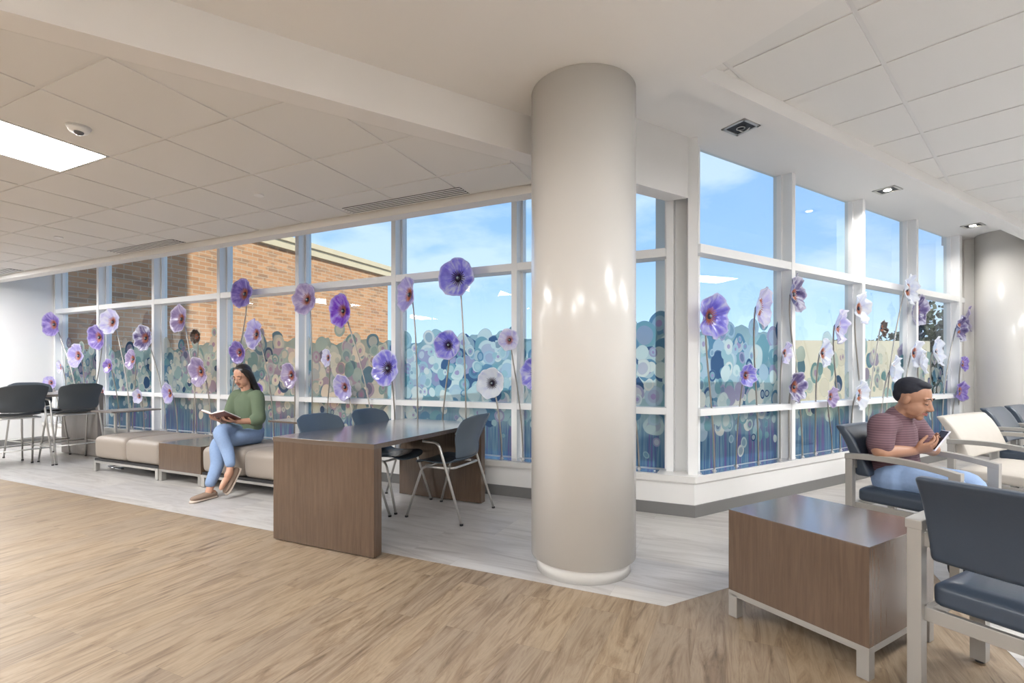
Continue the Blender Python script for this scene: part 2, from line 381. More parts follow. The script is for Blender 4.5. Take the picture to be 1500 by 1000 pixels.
# windows: one bay = frame pieces, three panes, film
def bay(idx, fr, s0, s1, G, ztop, mull=True):
    w = empty('window_%d' % idx, fr(s0, G, SILL), 0, kind='structure')
    mi = w.matrix_world if False else Matrix.Translation(-fr(s0, G, SILL))
    def ch(name, bm, mat):
        bmesh.ops.transform(bm, matrix=mi, verts=bm.verts); return obj(name, bm, mat, w)
    f0, f1 = s0+.03, s1-.03; g0, gb = (f0, G+.05) if mull else (.12, G)
    if mull: bm = NB(); wallbox(bm, fr, s0-.03, s0+.03, G-.125, G+.05, SILL, ztop, .002); ch('mullion', bm, M['frame'])
    bm = NB()
    wallbox(bm, fr, s0+.03, s0+.055, G-.03, G+.05, SILL, ztop)
    wallbox(bm, fr, s1-.055, s1-.03, G-.03, G+.05, SILL, ztop)
    ch('side_frame', bm, M['frame'])
    bm = NB(); wallbox(bm, fr, g0, f1, G-.12, gb, 2.20, 2.275, .002); ch('upper_transom', bm, M['frame'])
    bm = NB(); wallbox(bm, fr, g0, f1, G-.12, gb, .825, .885, .002); ch('lower_transom', bm, M['frame'])
    bm = NB(); wallbox(bm, fr, f0, f1, G+.012, G+.018, 2.26, ztop); ch('upper_pane', bm, M['glass'])
    bm = NB(); wallbox(bm, fr, f0, f1, G+.012, G+.018, .88, 2.205); ch('middle_pane', bm, M['glass'])
    bm = NB(); wallbox(bm, fr, f0, f1, G+.012, G+.018, SILL, .83); ch('lower_pane', bm, M['glass'])
    sh = 0 if fr is WL else 20.0
    for nm, za, zb in (('mural_film', .88, 1.95), ('lower_mural_film', SILL, .83)):
        bm = NB()
        quad_uv(bm, [fr(f0, G+.006, za), fr(f1, G+.006, za), fr(f1, G+.006, zb), fr(f0, G+.006, zb)], [(f0+sh, za), (f1+sh, za), (f1+sh, zb), (f0+sh, zb)])
        ch(nm, bm, M['mural'])
    return w
sl = [.21+1.48*i for i in range(8)]; sl[7] = 10.44
for i in range(7): bay(i+1, WL, sl[i], sl[i+1], GL, TOPZ+.1)
sr = [.172, 1.51, 2.94, 4.36, 5.80]
for i in range(4): bay(i+8, WR, sr[i], sr[i+1], GR, TOPZ+.1, i > 0)
bm = NB(); wallbox(bm, WR, 5.77, 5.86, GR-.125, GR+.05, SILL, 3.3); struct('trim_3', bm, M['frame'])
bm = NB(); wallbox(bm, WR, 5.86, 6.0, GR-.12, GR, 2.20, 2.275); struct('trim_4', bm, M['frame'])
bm = NB(); wallbox(bm, WL, 10.40, 10.50, GL-.125, GL+.05, SILL, 3.3); struct('trim_5', bm, M['frame'])
# corner post between the two window walls
def px(x, Y): return ((x-CX)/F*Y, Y)
bm = NB(); prism(bm, [px(980, 4.37), px(989.5, 4.30), px(1006, 4.31), px(1008, 4.14), px(1022, 4.115), P2(WR(.20, GR+.05)), P2(WR(.15, GR+.4)), P2(WL(.2, GL+.06))], SILL, 3.3); struct('wall_corner_post', bm, M['frame'])
# window heads above everything
bm = NB(); wallbox(bm, WL, .0, 10.6, GL+.05, GL+.12, TOPZ+.10, 3.6); struct('wall_head_left', bm, M['wall'])
bm = NB(); wallbox(bm, WR, .1, 6.5, GR+.05, GR+.12, TOPZ+.10, 3.6); struct('wall_head_right', bm, M['wall'])

# ceilings ------------------------------------------------------
fp = Vector((.96, 3.812, 0))                              # a point of the bulkhead face (runs along dR)
def isect(p, d, q, e):
    det = d.x*(-e.y) + e.x*d.y; r = q-p; t = (r.x*(-e.y) + e.x*r.y)/det; return p + d*t
hp = Vector((.0054, 3.90, 0))                             # edge of the low tile ceiling (runs along dL)
kx = isect(fp, dR, hp, dL)
Aa = Vector((1.006, 2.98, 0)); Hh = Vector((1.09, 2.857, 0))
Af = isect(fp, dR, Aa, nR)
Fb = fp - dR*12.0
up = 3.45
# central plain ceiling
struct('ceiling', prism(NB(), [P2(Fb+nR*.05), P2(Af+nR*.05), P2(Aa), P2(Hh), P2(Hh-nR*11.0), (-3, -7.5)], CEN, up), M['ceil'])
# strip beside the alcove
struct('ceiling_strip', prism(NB(), [P2(Aa), P2(Aa+dR*9.5), P2(Hh+dR*9.5), P2(Hh)], CEN, up), M['ceil'])
# alcove
struct('ceiling_alcove', prism(NB(), [P2(Af-nR*.05-dR*.0), P2(Af+dR*.2+nR*.0), P2(fp+dR*.5+nR*.05), P2(CO+nR*.1+nL*.1), P2(WR(0, GR+.045)), P2(WR(6.3, GR+.045)), P2(WR(6.3, .4)), P2(WR(8.5, .4)), P2(Aa+dR*9.5), P2(Aa)], TOPZ, up+.1), M['ceil'])
# bulkhead face (thin wall down to the low ceiling)
struct('ceiling_bulkhead', prism(NB(), [P2(Fb), P2(fp+dR*.60), P2(fp+dR*.52+nR*.15), P2(Fb+nR*.15)], LOW, up), M['ceil'])
bm = NB()
def clip_tiles(bm, poly, org, ua, va, step, z0, z1, N):
    """tiles laid on a square grid and cut by the polygon (convex)"""
    cx = sum(p[0] for p in poly)/len(poly); cy = sum(p[1] for p in poly)/len(poly)
    for i in range(-N, N):
        for j in range(-N, N):
            q = [org+ua*(i*step+.011)+va*(j*step+.011), org+ua*((i+1)*step-.011)+va*(j*step+.011), org+ua*((i+1)*step-.011)+va*((j+1)*step-.011), org+ua*(i*step+.011)+va*((j+1)*step-.011)]
            pts = [(v.x, v.y) for v in q]
            if (i, j) in SKIP: continue
            for a_, b_ in zip(poly, poly[1:]+poly[:1]):
                ex, ey = b_[0]-a_[0], b_[1]-a_[1]; sg = 1 if ex*(cy-a_[1])-ey*(cx-a_[0]) > 0 else -1
                out = []
                for k_ in range(len(pts)):
                    p, r = pts[k_], pts[(k_+1) % len(pts)]
                    dp = sg*(ex*(p[1]-a_[1])-ey*(p[0]-a_[0])); dr = sg*(ex*(r[1]-a_[1])-ey*(r[0]-a_[0]))
                    if dp >= 0: out.append(p)
                    if dp*dr < 0: t_ = dp/(dp-dr); out.append((p[0]+(r[0]-p[0])*t_, p[1]+(r[1]-p[1])*t_))
                pts = out
                if len(pts) < 3: break
            if len(pts) >= 3:
                try: prism(bm, pts, z0, z1)
                except ValueError: pass
# low tile ceiling on the left
node = Vector((-2.42, 2.523, 0)); ST = .61
SKIP = {(10, 1), (10, 2), (1, -1), (1, 0), (7, -1), (7, 0), (1, -5), (1, -6), (7, -5), (7, -6), (-4, -7), (-4, -8)}
lowpoly = [P2(Fb+nR*.1), P2(isect(fp+nR*.1, dR, hp-nL*.05, dL)), P2(hp-nL*.05+dL*12.2), (-13.6, -3.4)]
inner = [P2(Fb + nR*.152), P2(isect(fp+nR*.152, dR, hp-nL*.02, dL)), P2(hp-nL*.02+dL*12.2), (-13.5, -3.4)]
struct('ceiling_low_backing', prism(NB(), lowpoly, LOW+.006, LOW+.05), M['tbar'])
bm = NB(); clip_tiles(bm, inner, node, dL, nL, ST, LOW, LOW+.012, 26); struct('ceiling_low_tiles', bm, M['tile'])
# header along the windows
struct('trim_6', prism(NB(), [P2(kx), P2(hp+dL*10.4), P2(hp+dL*10.4+nL*.13), P2(kx+nL*.13)], LOW-.062, LOW+.8), M['wall'])
SKIP = set()
# high tile ceiling on the right
th2 = math.radians(47.64); va = Vector((math.sin(th2), math.cos(th2), 0)); ua = Vector((math.cos(th2), -math.sin(th2), 0))
rpoly = [P2(Hh), P2(Hh+dR*9.5), P2(Hh+dR*9.5-nR*11), P2(Hh-nR*11)]
struct('ceiling_high_backing', prism(NB(), rpoly, RT+.006, up), M['tbar'])
SKIP = {(3, 3), (3, 4), (4, 7), (4, 8), (2, -1), (2, -2), (5, 1), (5, 0), (2, -6), (2, -7), (6, -5), (6, -6)}
bm = NB(); clip_tiles(bm, rpoly, Vector((1.712, 2.466, 0)), ua, va, .622, RT, RT+.012, 22); struct('ceiling_high_tiles', bm, M['tile'])
SK2 = SKIP

# ceiling light panels (2 x 4 ft) in both grids
def troffer(org, ua_, va_, i, j, st, z, label):
    c = org + ua_*((i+.5)*st) + va_*((j+1)*st); rz = math.atan2(va_.y, va_.x)
    t = empty('ceiling_light', (c.x, c.y, z), rz, label, 'light')
    bm = NB(); box(bm, (0, 0, .004), (1.20*st/.61, .59, .004), 0); obj('diffuser', bm, M['panel'], t)
    bm = NB()
    for sx in (-1, 1): box(bm, (sx*(.602*st/.61), 0, .002), (.012, .61, .012)); box(bm, (0, sx*.299, .002), (1.2*st/.61, .012, .012))
    obj('frame', bm, M['white'], t)
troffer(node, dL, nL, 1, -1, ST, LOW, 'bright rectangular ceiling light panel at upper left of the photo')
for n_, (i, j) in enumerate([(7, -1), (1, -6), (7, -6), (-4, -8), (10, 1)]):  # last panel is added out of view to brighten the left end wall
    troffer(node, dL, nL, i, j, ST, LOW, ['bright ceiling light panel left of the photo, level with the first stools', 'bright ceiling light panel behind the camera on the left', 'bright ceiling light panel far back on the left', 'bright ceiling light panel over the rear seating', 'added unseen ceiling light panel brightening the left end wall, over the tall table'][n_])
for n_, (i, j) in enumerate([(2, -2), (5, 0), (2, -7), (6, -6), (3, 3), (4, 7)]):  # last two panels are added out of view to brighten the right side
    troffer(Vector((1.712, 2.466, 0)), ua, va, i, j, .622, RT, ['bright ceiling light panel right of the camera', 'bright ceiling light panel above the far right chairs', 'bright ceiling light panel behind the camera on the right', 'bright ceiling light panel at the far rear right', 'added unseen ceiling light panel brightening the right side, over the wide cream chair', 'added unseen ceiling light panel brightening the right end wall'][n_])
# surface lights in the plain ceiling, behind the camera
for n_, (x, y) in enumerate([(-.6, -1.6), (1.9, -3.2), (-2.6, -3.6)]):
    t = empty('ceiling_light', (x, y, CEN), RL, ['bright ceiling light panel in the plain ceiling just behind the camera', 'bright ceiling light panel in the plain ceiling toward the rear right', 'bright ceiling light panel in the plain ceiling toward the rear left'][n_], 'light')
    bm = NB(); box(bm, (0, 0, -.012), (1.18, .58, .004)); obj('diffuser', bm, M['panel'], t)
    bm = NB(); box(bm, (0, 0, -.005), (1.22, .62, .010)); obj('frame', bm, M['white'], t)

# slot diffusers in the low ceiling, along the header
def pz(x, y, z):
    Y = (HC-z)*F/(y-HY); return Vector(((x-CX)/F*Y, Y, z))
for n_, (x0, x1) in enumerate([(512, 682), (170, 264), (-30, 26)]):
    s0 = hit(x0, hp - nL*.10, dL)[0]; s1 = hit(x1, hp - nL*.10, dL)[0]
    c = hp - nL*.115 + dL*((s0+s1)/2); ln = abs(s0-s1)
    t = empty('air_diffuser', (c.x, c.y, LOW), RL, ['long slotted air diffuser in the ceiling, nearest to the column', 'long slotted air diffuser above the second and third windows from the left', 'slotted air diffuser cut by the left edge of the photo'][n_], 'air vent')
    bm = NB(); box(bm, (0, 0, -.002), (ln, .155, .004)); obj('backing', bm, M['dark'], t)
    for k_ in range(5):
        bm = NB(); box(bm, (0, -.068+.034*k_, -.0055), (ln, .014, .003)); obj('slat', bm, M['white'], t)

# dome camera + sprinkler covers
p = pz(115, 186, LOW)
t = empty('ceiling_sensor', p, 0, 'small white dome sensor on the ceiling beside the light panel', 'sensor')
bm = NB(); cyl(bm, (0, 0, -.03), .045, .03, 28, .062); obj('housing', bm, M['white'], t, True)
bm = NB(); ell(bm, (0, 0, -.03), (.026, .026, .018)); obj('lens', bm, M['lens'], t, True)
for (x, y, lb) in [(379, 285, 'round white sprinkler cover in the ceiling, nearer the column'), (86, 347, 'round white sprinkler cover in the ceiling, farther left')]:
    p = pz(x, y, LOW); bm = NB(); cyl(bm, (0, 0, -.010), .038, .010, 28)
    tag(obj('sprinkler_cover', bm, M['white'], None, False, p), lb, 'sprinkler')

# recessed square downlights
for n_, (x, y) in enumerate([(1085, 186), (1300, 278), (1425, 330)]):
    p = pz(x, y, TOPZ)
    t = empty('downlight', p, RR, ['square recessed downlight with an unlit lamp and loose wire, nearest the column', 'square recessed downlight, middle of the three over the right windows', 'square recessed downlight, farthest of the three over the right windows'][n_], 'light')
    bm = NB()
    for sx in (-1, 1): box(bm, (sx*.092, 0, -.004), (.022, .206, .010)); box(bm, (0, sx*.092, -.004), (.206, .022, .010))
    obj('trim_ring', bm, M['metal'], t)
    bm = NB(); box(bm, (0, 0, -.0015), (.165, .165, .003)); obj('housing', bm, M['dark'], t)
    if n_ == 0:
        bm = NB(); q = [Vector((.03*math.cos(a_), .03*math.sin(a_), -.012)) for a_ in [2*PI*i/20 for i in range(21)]]; tube(bm, q, .004, 6); obj('lamp_holder', bm, M['metal'], t, True)
        bm = NB(); tube(bm, bez((.03, .03, -.01), (.10, .03, -.02), (.02, -.05, -.03), (-.02, -.09, -.05)), .004, 6); obj('wire', bm, M['white'], t, True)
    else:
        bm = NB(); ell(bm, (0, 0, -.004), (.035, .035, .008)); obj('bulb', bm, M['bulb'], t, True)
        ld = bpy.data.lights.new('downlight_beam', 'SPOT'); ld.energy = 90 if n_ == 1 else 30; ld.color = (1, .96, .90); ld.spot_size = 2.5; ld.spot_blend = .8; ld.shadow_soft_size = .04
        lo = bpy.data.objects.new('downlight_beam', ld); COL.objects.link(lo); lo.parent = t; lo.location = (0, 0, -.03)

# big round column
def column(loc, r, label, sa):
    t = empty('round_column', loc, 0, label, 'column')
    bm = NB(); cyl(bm, (0, 0, 0), r*.90, .12, 72); obj('plinth', bm, M['colpaint'], t, True)
    bm = NB(); prism(bm, [(r*math.cos(sa+.012+i*(2*PI-.024)/96), r*math.sin(sa+.012+i*(2*PI-.024)/96)) for i in range(97)], .09, CEN-.002 if loc[1] < 5 else TOPZ-.002)
    o = obj('shell', bm, M['colpaint'], t, True)
    bm = NB(); cyl(bm, (0, 0, .11), r*.985, CEN-.12, 72); obj('seam_backing', bm, M['seam'], t, True)
    bm = NB(); cyl(bm, (0, 0, .086), r*.93, .02, 72); obj('shadow_gap', bm, M['base'], t, True)
    for ch in t.children:
        for pl in ch.data.polygons:
            if abs(pl.normal.z) > .9: pl.use_smooth = False
    return t
column((.438, 3.047, 0), .318, 'large round glossy off-white column standing in the middle of the room', math.radians(-145))
column((7.02, 7.0, 0), .34, 'second round white column at the right end of the window wall', math.radians(-125))

# ================================================================ DESKS AND TABLES
def desk(name, s0, s1, n0, n1, h, label, tm, pm, slab=.032, panel=.075):
    c = L((s0+s1)/2, (n0+n1)/2); w, ln = s1-s0, n1-n0
    t = empty(name, c, RL, label, 'table')      # local x = dL, local y = -nL side handled by sign
    sy = 1 if Vector((-dL.y, dL.x, 0)).dot(nL) > 0 else -1
    bm = NB(); box(bm, (0, 0, h-slab/2), (w, ln, slab), 0, .0015); obj('tabletop', bm, tm, t)
    for sg in (-1, 1):
        bm = NB(); box(bm, (0, sg*(ln/2-panel/2-.002), (h-slab)/2+.004), (w-.006, panel, h-slab-.008), 0, .0015); obj('panel_leg', bm, pm, t)
    for sg in (-1, 1):
        for sx in (-1, 1): bm = NB(); cyl(bm, (sx*(w/2-.06), sg*(ln/2-panel/2), 0), .018, .012, 12); obj('glide', bm, M['black'], t)
    return t
desk('worktable', 2.115, 3.03, 2.493, 4.015, .735, 'dark wood worktable with panel ends in the centre of the photo', M['walnuttop'], M['walnut'])
desk('counter_table', 8.16, 9.12, 2.40, 3.93, .90, 'tall counter height table with grey-brown panel end at far left', M['greywood'], M['greywood'])

def side_table(name, c, rz, lx, ly, h, label, group=None, foot=.045, leg=.13):
    t = empty(name, c, rz, label, 'table', group)
    bm = NB(); box(bm, (0, 0, (h+leg)/2), (lx, ly, h-leg), 0, .002); obj('wood_box', bm, M['walnut'], t)
    bm = NB(); box(bm, (0, 0, h+.001), (lx+.001, ly+.001, .003)); obj('top', bm, M['walnuttop'], t)
    bm = NB()
    for sg in (-1, 1):
        box(bm, (0, sg*(ly/2-.012), leg-.012), (lx, .024, .026)); box(bm, (sg*(lx/2-.012), 0, leg-.012), (.024, ly-.05, .026))
    obj('base_frame', bm, M['champ'], t)
    for sx in (-1, 1):
        for sy in (-1, 1):
            bm = NB(); box(bm, (sx*(lx/2-foot/2), sy*(ly/2-foot/2), (leg-.026)/2+.008), (foot, foot, leg-.042+.026), 0, .002)
            lg = obj('leg', bm, M['champ'], t)
            bm = NB(); cyl(bm, (sx*(lx/2-foot/2), sy*(ly/2-foot/2), 0), .015, .012, 12); obj('glide', bm, M['black'], lg)
    return t
cb = (Vector((1.372, 1.914, 0)) + Vector((1.062, 2.44, 0)))/2 + E2r*.292
side_table('end_table', cb, math.atan2(E1r.y, E1r.x), .612, .585, .52, 'dark wood box end table with metal feet beside the navy chairs')

# benches with the small table between them ---------------------------------
FN = 3.30
def bench(s0, s1, label):
    w = s1-s0; D = .70; c = L((s0+s1)/2, FN+D/2)
    t = empty('upholstered_bench', c, RL, label, 'bench', None)
    for sg in (-1, 1):
        bm = rbox((sg*w/4, 0, .283), (w/2-.002, D, .265), .055, .018)
        for v in bm.verts:
            z = (v.co.z-.283)/.13
            if z < -.2: v.co.y *= 1-.045*(-z-.2)
        obj('cushion', bm, M['bench'], t, True)
    bm = NB(); box(bm, (0, 0, .142), (w-.02, D-.02, .03)); obj('plinth', bm, M['black'], t)
    bm = NB()
    for sg in (-1, 1):
        box(bm, (0, sg*(D/2-.012), .118), (w, .024, .024)); box(bm, (sg*(w/2-.012), 0, .118), (.024, D-.05, .024))
    obj('base_frame', bm, M['metal'], t)
    for sx in (-1, 1):
        for sy in (-1, 1):
            bm = NB(); box(bm, (sx*(w/2-.028), sy*(D/2-.022), .058), (.05, .044, .10), 0, .002); lg = obj('leg', bm, M['metal'], t)
            bm = NB(); cyl(bm, (sx*(w/2-.028), sy*(D/2-.022), 0), .014, .012, 12); obj('glide', bm, M['black'], lg)
    return t
bench(5.80, 7.08, 'taupe upholstered bench with two cushions at the left, farther from the column')
bench(3.80, 5.07, 'taupe upholstered bench the woman sits on, partly behind the worktable')
side_table('end_table', L(5.435, FN+.35), RL, .715, .69, .415, 'low dark wood end table linking the two taupe benches', None, .05, .13)

# C-shaped laptop tables -----------------------------------------------------
def ctable(s0, s1, n0, n1, us, label, mat):
    c = L((s0+s1)/2, (n0+n1)/2); t = empty('laptop_table', c, RL, label, 'table')
    sg = 1 if us > (s0+s1)/2 else -1; sy = 1
    bm = NB(); box(bm, (0, 0, .705), (s1-s0, n1-n0, .018), 0, .003); obj('tabletop', bm, mat, t)
    bm = NB(); box(bm, (sg*.06, 0, .688), (.22, n1-n0-.2, .016)); obj('top_bracket', bm, M['black'], t)
    ux = us-(s0+s1)/2
    for yy in (-.07, .07):
        bm = NB(); box(bm, (ux, yy, .35), (.035, .025, .68), 0, .003); obj('upright', bm, M['metal'], t)
    for yy in (-.20, .20):
        bm = NB(); pts = arcpath([(ux, yy*.35, .012), (ux-sg*.08, yy, .012), (ux-sg*.40, yy, .012)], .06)
        tube(bm, pts, [(.022, .011)]*len(pts), 8, flat=(0, 1, 0)); obj('foot', bm, M['chrome'], t, True)
    return t
ctable(6.90, 7.35, 3.40, 3.97, 7.24, 'slim laptop table overhanging the left end of the far bench', M['greywood'])
ctable(3.84, 4.26, 3.45, 4.0, 3.70, 'small dark wood laptop table over the bench, behind the worktable', M['walnuttop'])

# ---------------------------------------------------------------- shell chairs
def shell_mesh(zs, w=.46, waist=.36, back=.46, hb=.41, depth=.44):
    """seat and back in one sheet: rows from the front edge to the top of the back"""
    rows = []
    prof = [(.235, zs-.030, w*.78), (.225, zs-.006, w*.90), (.16, zs+.006, w), (.06, zs-.002, w*1.02), (-.05, zs-.010, w*.98), (-.13, zs-.004, w*.90),
            (-.185, zs+.035, w*.84), (-.212, zs+.09, waist+.03), (-.222, zs+.15, waist+.02), (-.232, zs+.20, back*.93), (-.252, zs+.26, back*1.01), (-.283, zs+.32, back*1.03), (-.318, zs+hb-.03, back*.97), (-.330, zs+hb, back*.86)]
    bm = NB(); N = 14; rr = []
    for i, (y, z, ww) in enumerate(prof):
        row = []
        for j in range(N+1):
            u = j/N*2-1; x = u*ww/2
            if i <= 5: zz_ = z + .016*abs(u)**2.5 - (.0 if i else .0); yy = y - (.02*abs(u)**3 if i < 2 else 0)
            else:
                bl = min(1, (i-5)/3); zz_ = z + (1-bl)*.014*abs(u)**2 - (.035*abs(u)**5 if i >= 13 else 0) ; yy = y + bl*.055*abs(u)**2.2
            row.append(bm.verts.new((x, yy, zz_)))
        rr.append(row)
    for a_, b_ in zip(rr, rr[1:]):
        for j in range(N): bm.faces.new((a_[j], a_[j+1], b_[j+1], b_[j]))
    return bm
def split_shell(bm, lo):
    # keep rows below/above the bend
    kill = [f for f in bm.faces if (f.calc_center_median().z > lo) ]
    return kill
def shell_chair(label, zs=.455, arms=True, mat='shell', hb=.40, stool=False, name='shell_chair', cat='chair', group=None):
    t = empty(name, (0, 0, 0), 0, label, cat, group)
    cut = zs+.062
    for part in ('seat', 'backrest'):
        bm = shell_mesh(zs, hb=hb, back=.47 if not stool else .48, waist=.36 if not stool else .43)
        ks = [f for f in bm.faces if (f.calc_center_median().z > cut and f.calc_center_median().y < -.15) == (part == 'seat')]
        bmesh.ops.delete(bm, geom=ks, context='FACES')
        o = obj(part, bm, M[mat], t, True)
        mod(o, 'SOLIDIFY', thickness=.011, offset=0); mod(o, 'SUBSURF', levels=1, render_levels=1)
    r = .0105
    for sx in (-1, 1):
        x = sx*.225
        fy, by = (.255, -.275) if not stool else (.24, -.25)
        # front leg: from the seat frame forward and down
        bm = NB(); tube(bm, arcpath([(x*.9, -.12, zs-.035), (x, .12, zs-.028), (x*1.16, fy, .012)], .05), r, 10); lf = obj('leg', bm, M['metal'], t, True)
        bm = NB(); cyl(bm, (x*1.16, fy, 0), .014, .016, 12); obj('foot_cap', bm, M['black'], lf)
        top = zs+.17
        if arms:
            bm = NB(); tube(bm, arcpath([(x*1.13, .10, top+.012), (x*1.16, -.055, top+.006), (x*1.22, by, .012)], .05), r, 10)
        else:
            bm = NB(); tube(bm, arcpath([(x*.9, .05, zs-.035), (x, -.12, zs-.03), (x*1.2, by, .012)], .06), r, 10)
        lb = obj('leg', bm, M['metal'], t, True)
        bm = NB(); cyl(bm, (x*1.22 if arms else x*1.2, by, 0), .014, .016, 12); obj('foot_cap', bm, M['black'], lb)
    bm = NB(); tube(bm, arcpath([(-.20, -.10, zs-.032), (-.19, -.16, zs-.03), (.19, -.16, zs-.03), (.20, -.10, zs-.032)], .05), r, 8)
    tube(bm, [(-.21, .10, zs-.03), (.21, .10, zs-.03)], r, 8); obj('seat_frame', bm, M['metal'], t, True)
    if stool:
        bm = NB(); z = .24; tube(bm, [(-.247, .25, z), (.247, .25, z)], r*.8, 8); tube(bm, [(-.247, -.255, z), (.247, -.255, z)], r*.8, 8)
        for sx in (-1, 1): tube(bm, [(sx*.248, -.255, z), (sx*.247, .25, z)], r*.8, 8)
        obj('footrest', bm, M['metal'], t, True)
    return t
def place(o, p, f): o.location = p; o.rotation_euler = (0, 0, math.atan2(-f.x, f.y)); return o
G1 = 'shell chairs around the worktable'
c0 = shell_chair('slate blue shell chair with armrests, on the column side of the worktable', group=G1)
place(c0, L(2.235, 3.595), dL)
c1 = copy_tree(c0); c1['label'] = 'slate blue shell chair across the worktable, nearer the window'; place(c1, L(2.875, 3.62), -dL)
c2 = copy_tree(c0); c2['label'] = 'slate blue shell chair across the worktable, beside the small laptop table'; place(c2, L(2.875, 3.02), -dL)
G2 = 'counter stools at the tall table'
s0_ = shell_chair('charcoal counter stool nearest the benches, at far left', .655, True, 'stool', .39, True, 'counter_stool', 'stool', G2)
place(s0_, L(8.205, 3.585), dL)
s1_ = copy_tree(s0_); s1_['label'] = 'charcoal counter stool cut by the left edge of the photo'; place(s1_, L(8.205, 3.00), dL)
s2_ = copy_tree(s0_); s2_['label'] = 'charcoal counter stool facing us from behind the tall table'; place(s2_, L(9.02, 3.55), -dL)

# ---------------------------------------------------------------- waiting room armchairs
def armchair(label, w=.56, mat='navy', name='armchair', group=None):
    t = empty(name, (0, 0, 0), 0, label, 'chair', group)
    hw = w/2
    def soft(bm, parent_name, mt, bev=.02, sub=0):
        o = obj(parent_name, bm, M[mt], t, True); b = mod(o, 'BEVEL', width=bev, segments=4, limit_method='ANGLE'); b.angle_limit = math.radians(40); return o
    # seat cushion
    bm = rbox((0, .015, .405), (w-.045, .53, .085), .026, .016)
    for v in bm.verts:
        y = (v.co.y-.02)/.26
        if y > .2: v.co.z -= .014*(y-.2)
    obj('seat', bm, M[mat], t, True)
    # backrest: curved in profile, leaning back
    bm = NB(); N = 12; prof = []
    for i in range(N+1):
        u = i/N; z = .525+u*.315; yb = -.262 - .075*u - .055*u**3
        th = .085*(1-.25*u) if u < .9 else .06
        prof.append((yb, yb+th, z))
    NX = 10; rows = []
    for (yb, yf, z) in prof:
        r_ = []
        for j in range(NX+1):
            u = j/NX*2-1; cv = .018*(1-u*u)
            r_.append((u*(hw-.022), yb-cv, yf-cv, z))
        rows.append(r_)
    fr_ = [[bm.verts.new((x, yf, z)) for (x, yb, yf, z) in r_] for r_ in rows]; bk = [[bm.verts.new((x, yb, z)) for (x, yb, yf, z) in r_] for r_ in rows]
    for g in (fr_, bk):
        for a_, b_ in zip(g, g[1:]):
            for j in range(NX): bm.faces.new((a_[j], a_[j+1], b_[j+1], b_[j]))
    for i in range(N):
        for j in (0, NX): bm.faces.new((fr_[i][j], fr_[i+1][j], bk[i+1][j], bk[i][j]))
    for i in (0, N):
        for j in range(NX): bm.faces.new((fr_[i][j], fr_[i][j+1], bk[i][j+1], bk[i][j]))
    soft(bm, 'backrest', mat, .018)
    for sx in (-1, 1):
        bm = NB(); box(bm, (sx*(hw+.010), -.275, .33), (.044, .042, .64), 0, .002); lg = obj('leg', bm, M['champ'], t)
        bm = NB(); cyl(bm, (sx*(hw+.012), -.275, 0), .015, .012, 12); obj('glide', bm, M['black'], lg)
        bm = NB(); pts = [(sx*(hw+.012), .262, .625), (sx*(hw+.012), .27, .4), (sx*(hw+.012), .272, .012)]
        tube(bm, pts, [(.025, .026), (.025, .024), (.025, .022)], 4, flat=(sx, 1, 0)); bm.free()
        bm = NB(); a_ = [(-.025, .0), (.025, .0), (.025, 1), (-.025, 1)]
        vs = []
        for z, y, hy in ((.012, .262, .021), (.635, .262, .027)):
            for dx, dy in ((-.025, -1), (.025, -1), (.025, 1), (-.025, 1)): vs.append(bm.verts.new((sx*(hw+.012)+dx, y+dy*hy, z)))
        bm.faces.new(vs[:4][::-1]); bm.faces.new(vs[4:])
        for q in range(4): bm.faces.new((vs[q], vs[(q+1) % 4], vs[4+(q+1) % 4], vs[4+q]))
        lg = obj('leg', bm, M['champ'], t)
        bm = NB(); cyl(bm, (sx*(hw+.012), .262, 0), .015, .012, 12); obj('glide', bm, M['black'], lg)
        # arm: arched flat bar
        bm = NB(); rows = []
        for i in range(15):
            u = i/14; y = -.298+u*.588; z = .668 + .022*math.sin(u*PI*.75) - .052*u**2
            rows.append([bm.verts.new((sx*(hw+.012)+dx, y, z+dz)) for dx, dz in ((-.026, -.034), (.026, -.034), (.026, 0), (-.026, 0))])
        for a_, b_ in zip(rows, rows[1:]):
            for q in range(4): bm.faces.new((a_[q], a_[(q+1) % 4], b_[(q+1) % 4], b_[q]))
        bm.faces.new(rows[0]); bm.faces.new(rows[-1][::-1])
        o = obj('armrest', bm, M['champ'], t, False); b = mod(o, 'BEVEL', width=.003, segments=2, limit_method='ANGLE')
        bm = NB(); box(bm, (sx*(hw-.015), -.0, .335), (.022, .51, .045), 0, .002); obj('side_rail', bm, M['champ'], t)
    bm = NB(); box(bm, (0, -.262, .335), (w-.02, .022, .05), 0, .002); obj('rear_rail', bm, M['champ'], t)
    bm = NB(); rows = []
    for j in range(13):
        u = j/12*2-1; y = .255 + .0*(1-u*u); z = .335-.012*(1-u*u)
        rows.append([bm.verts.new((u*(hw-.012), y+dy, z+dz)) for dy, dz in ((-.011, -.026), (.011, -.026), (.011, .026+.012*(1-u*u)), (-.011, .026+.012*(1-u*u)))])
    for a_, b_ in zip(rows, rows[1:]):
        for q in range(4): bm.faces.new((a_[q], a_[(q+1) % 4], b_[(q+1) % 4], b_[q]))
    bm.faces.new(rows[0]); bm.faces.new(rows[-1][::-1]); obj('front_rail', bm, M['champ'], t)
    for sx in (-1, 1):
        bm = NB(); box(bm, (sx*(hw-.012), -.262, .60), (.030, .024, .05)); obj('back_bracket', bm, M['champ'], t)
    return t
G3 = 'navy armchairs on the right'
a0 = armchair('navy vinyl armchair seen from behind, closest to the camera at lower right', group=G3)
place(a0, Vector((1.455, 1.78, 0)) + E2r*.275 + E1r*.29, E2r)
MANC = Vector((2.2, 3.21, 0)) + e1*.275 + e2*.292
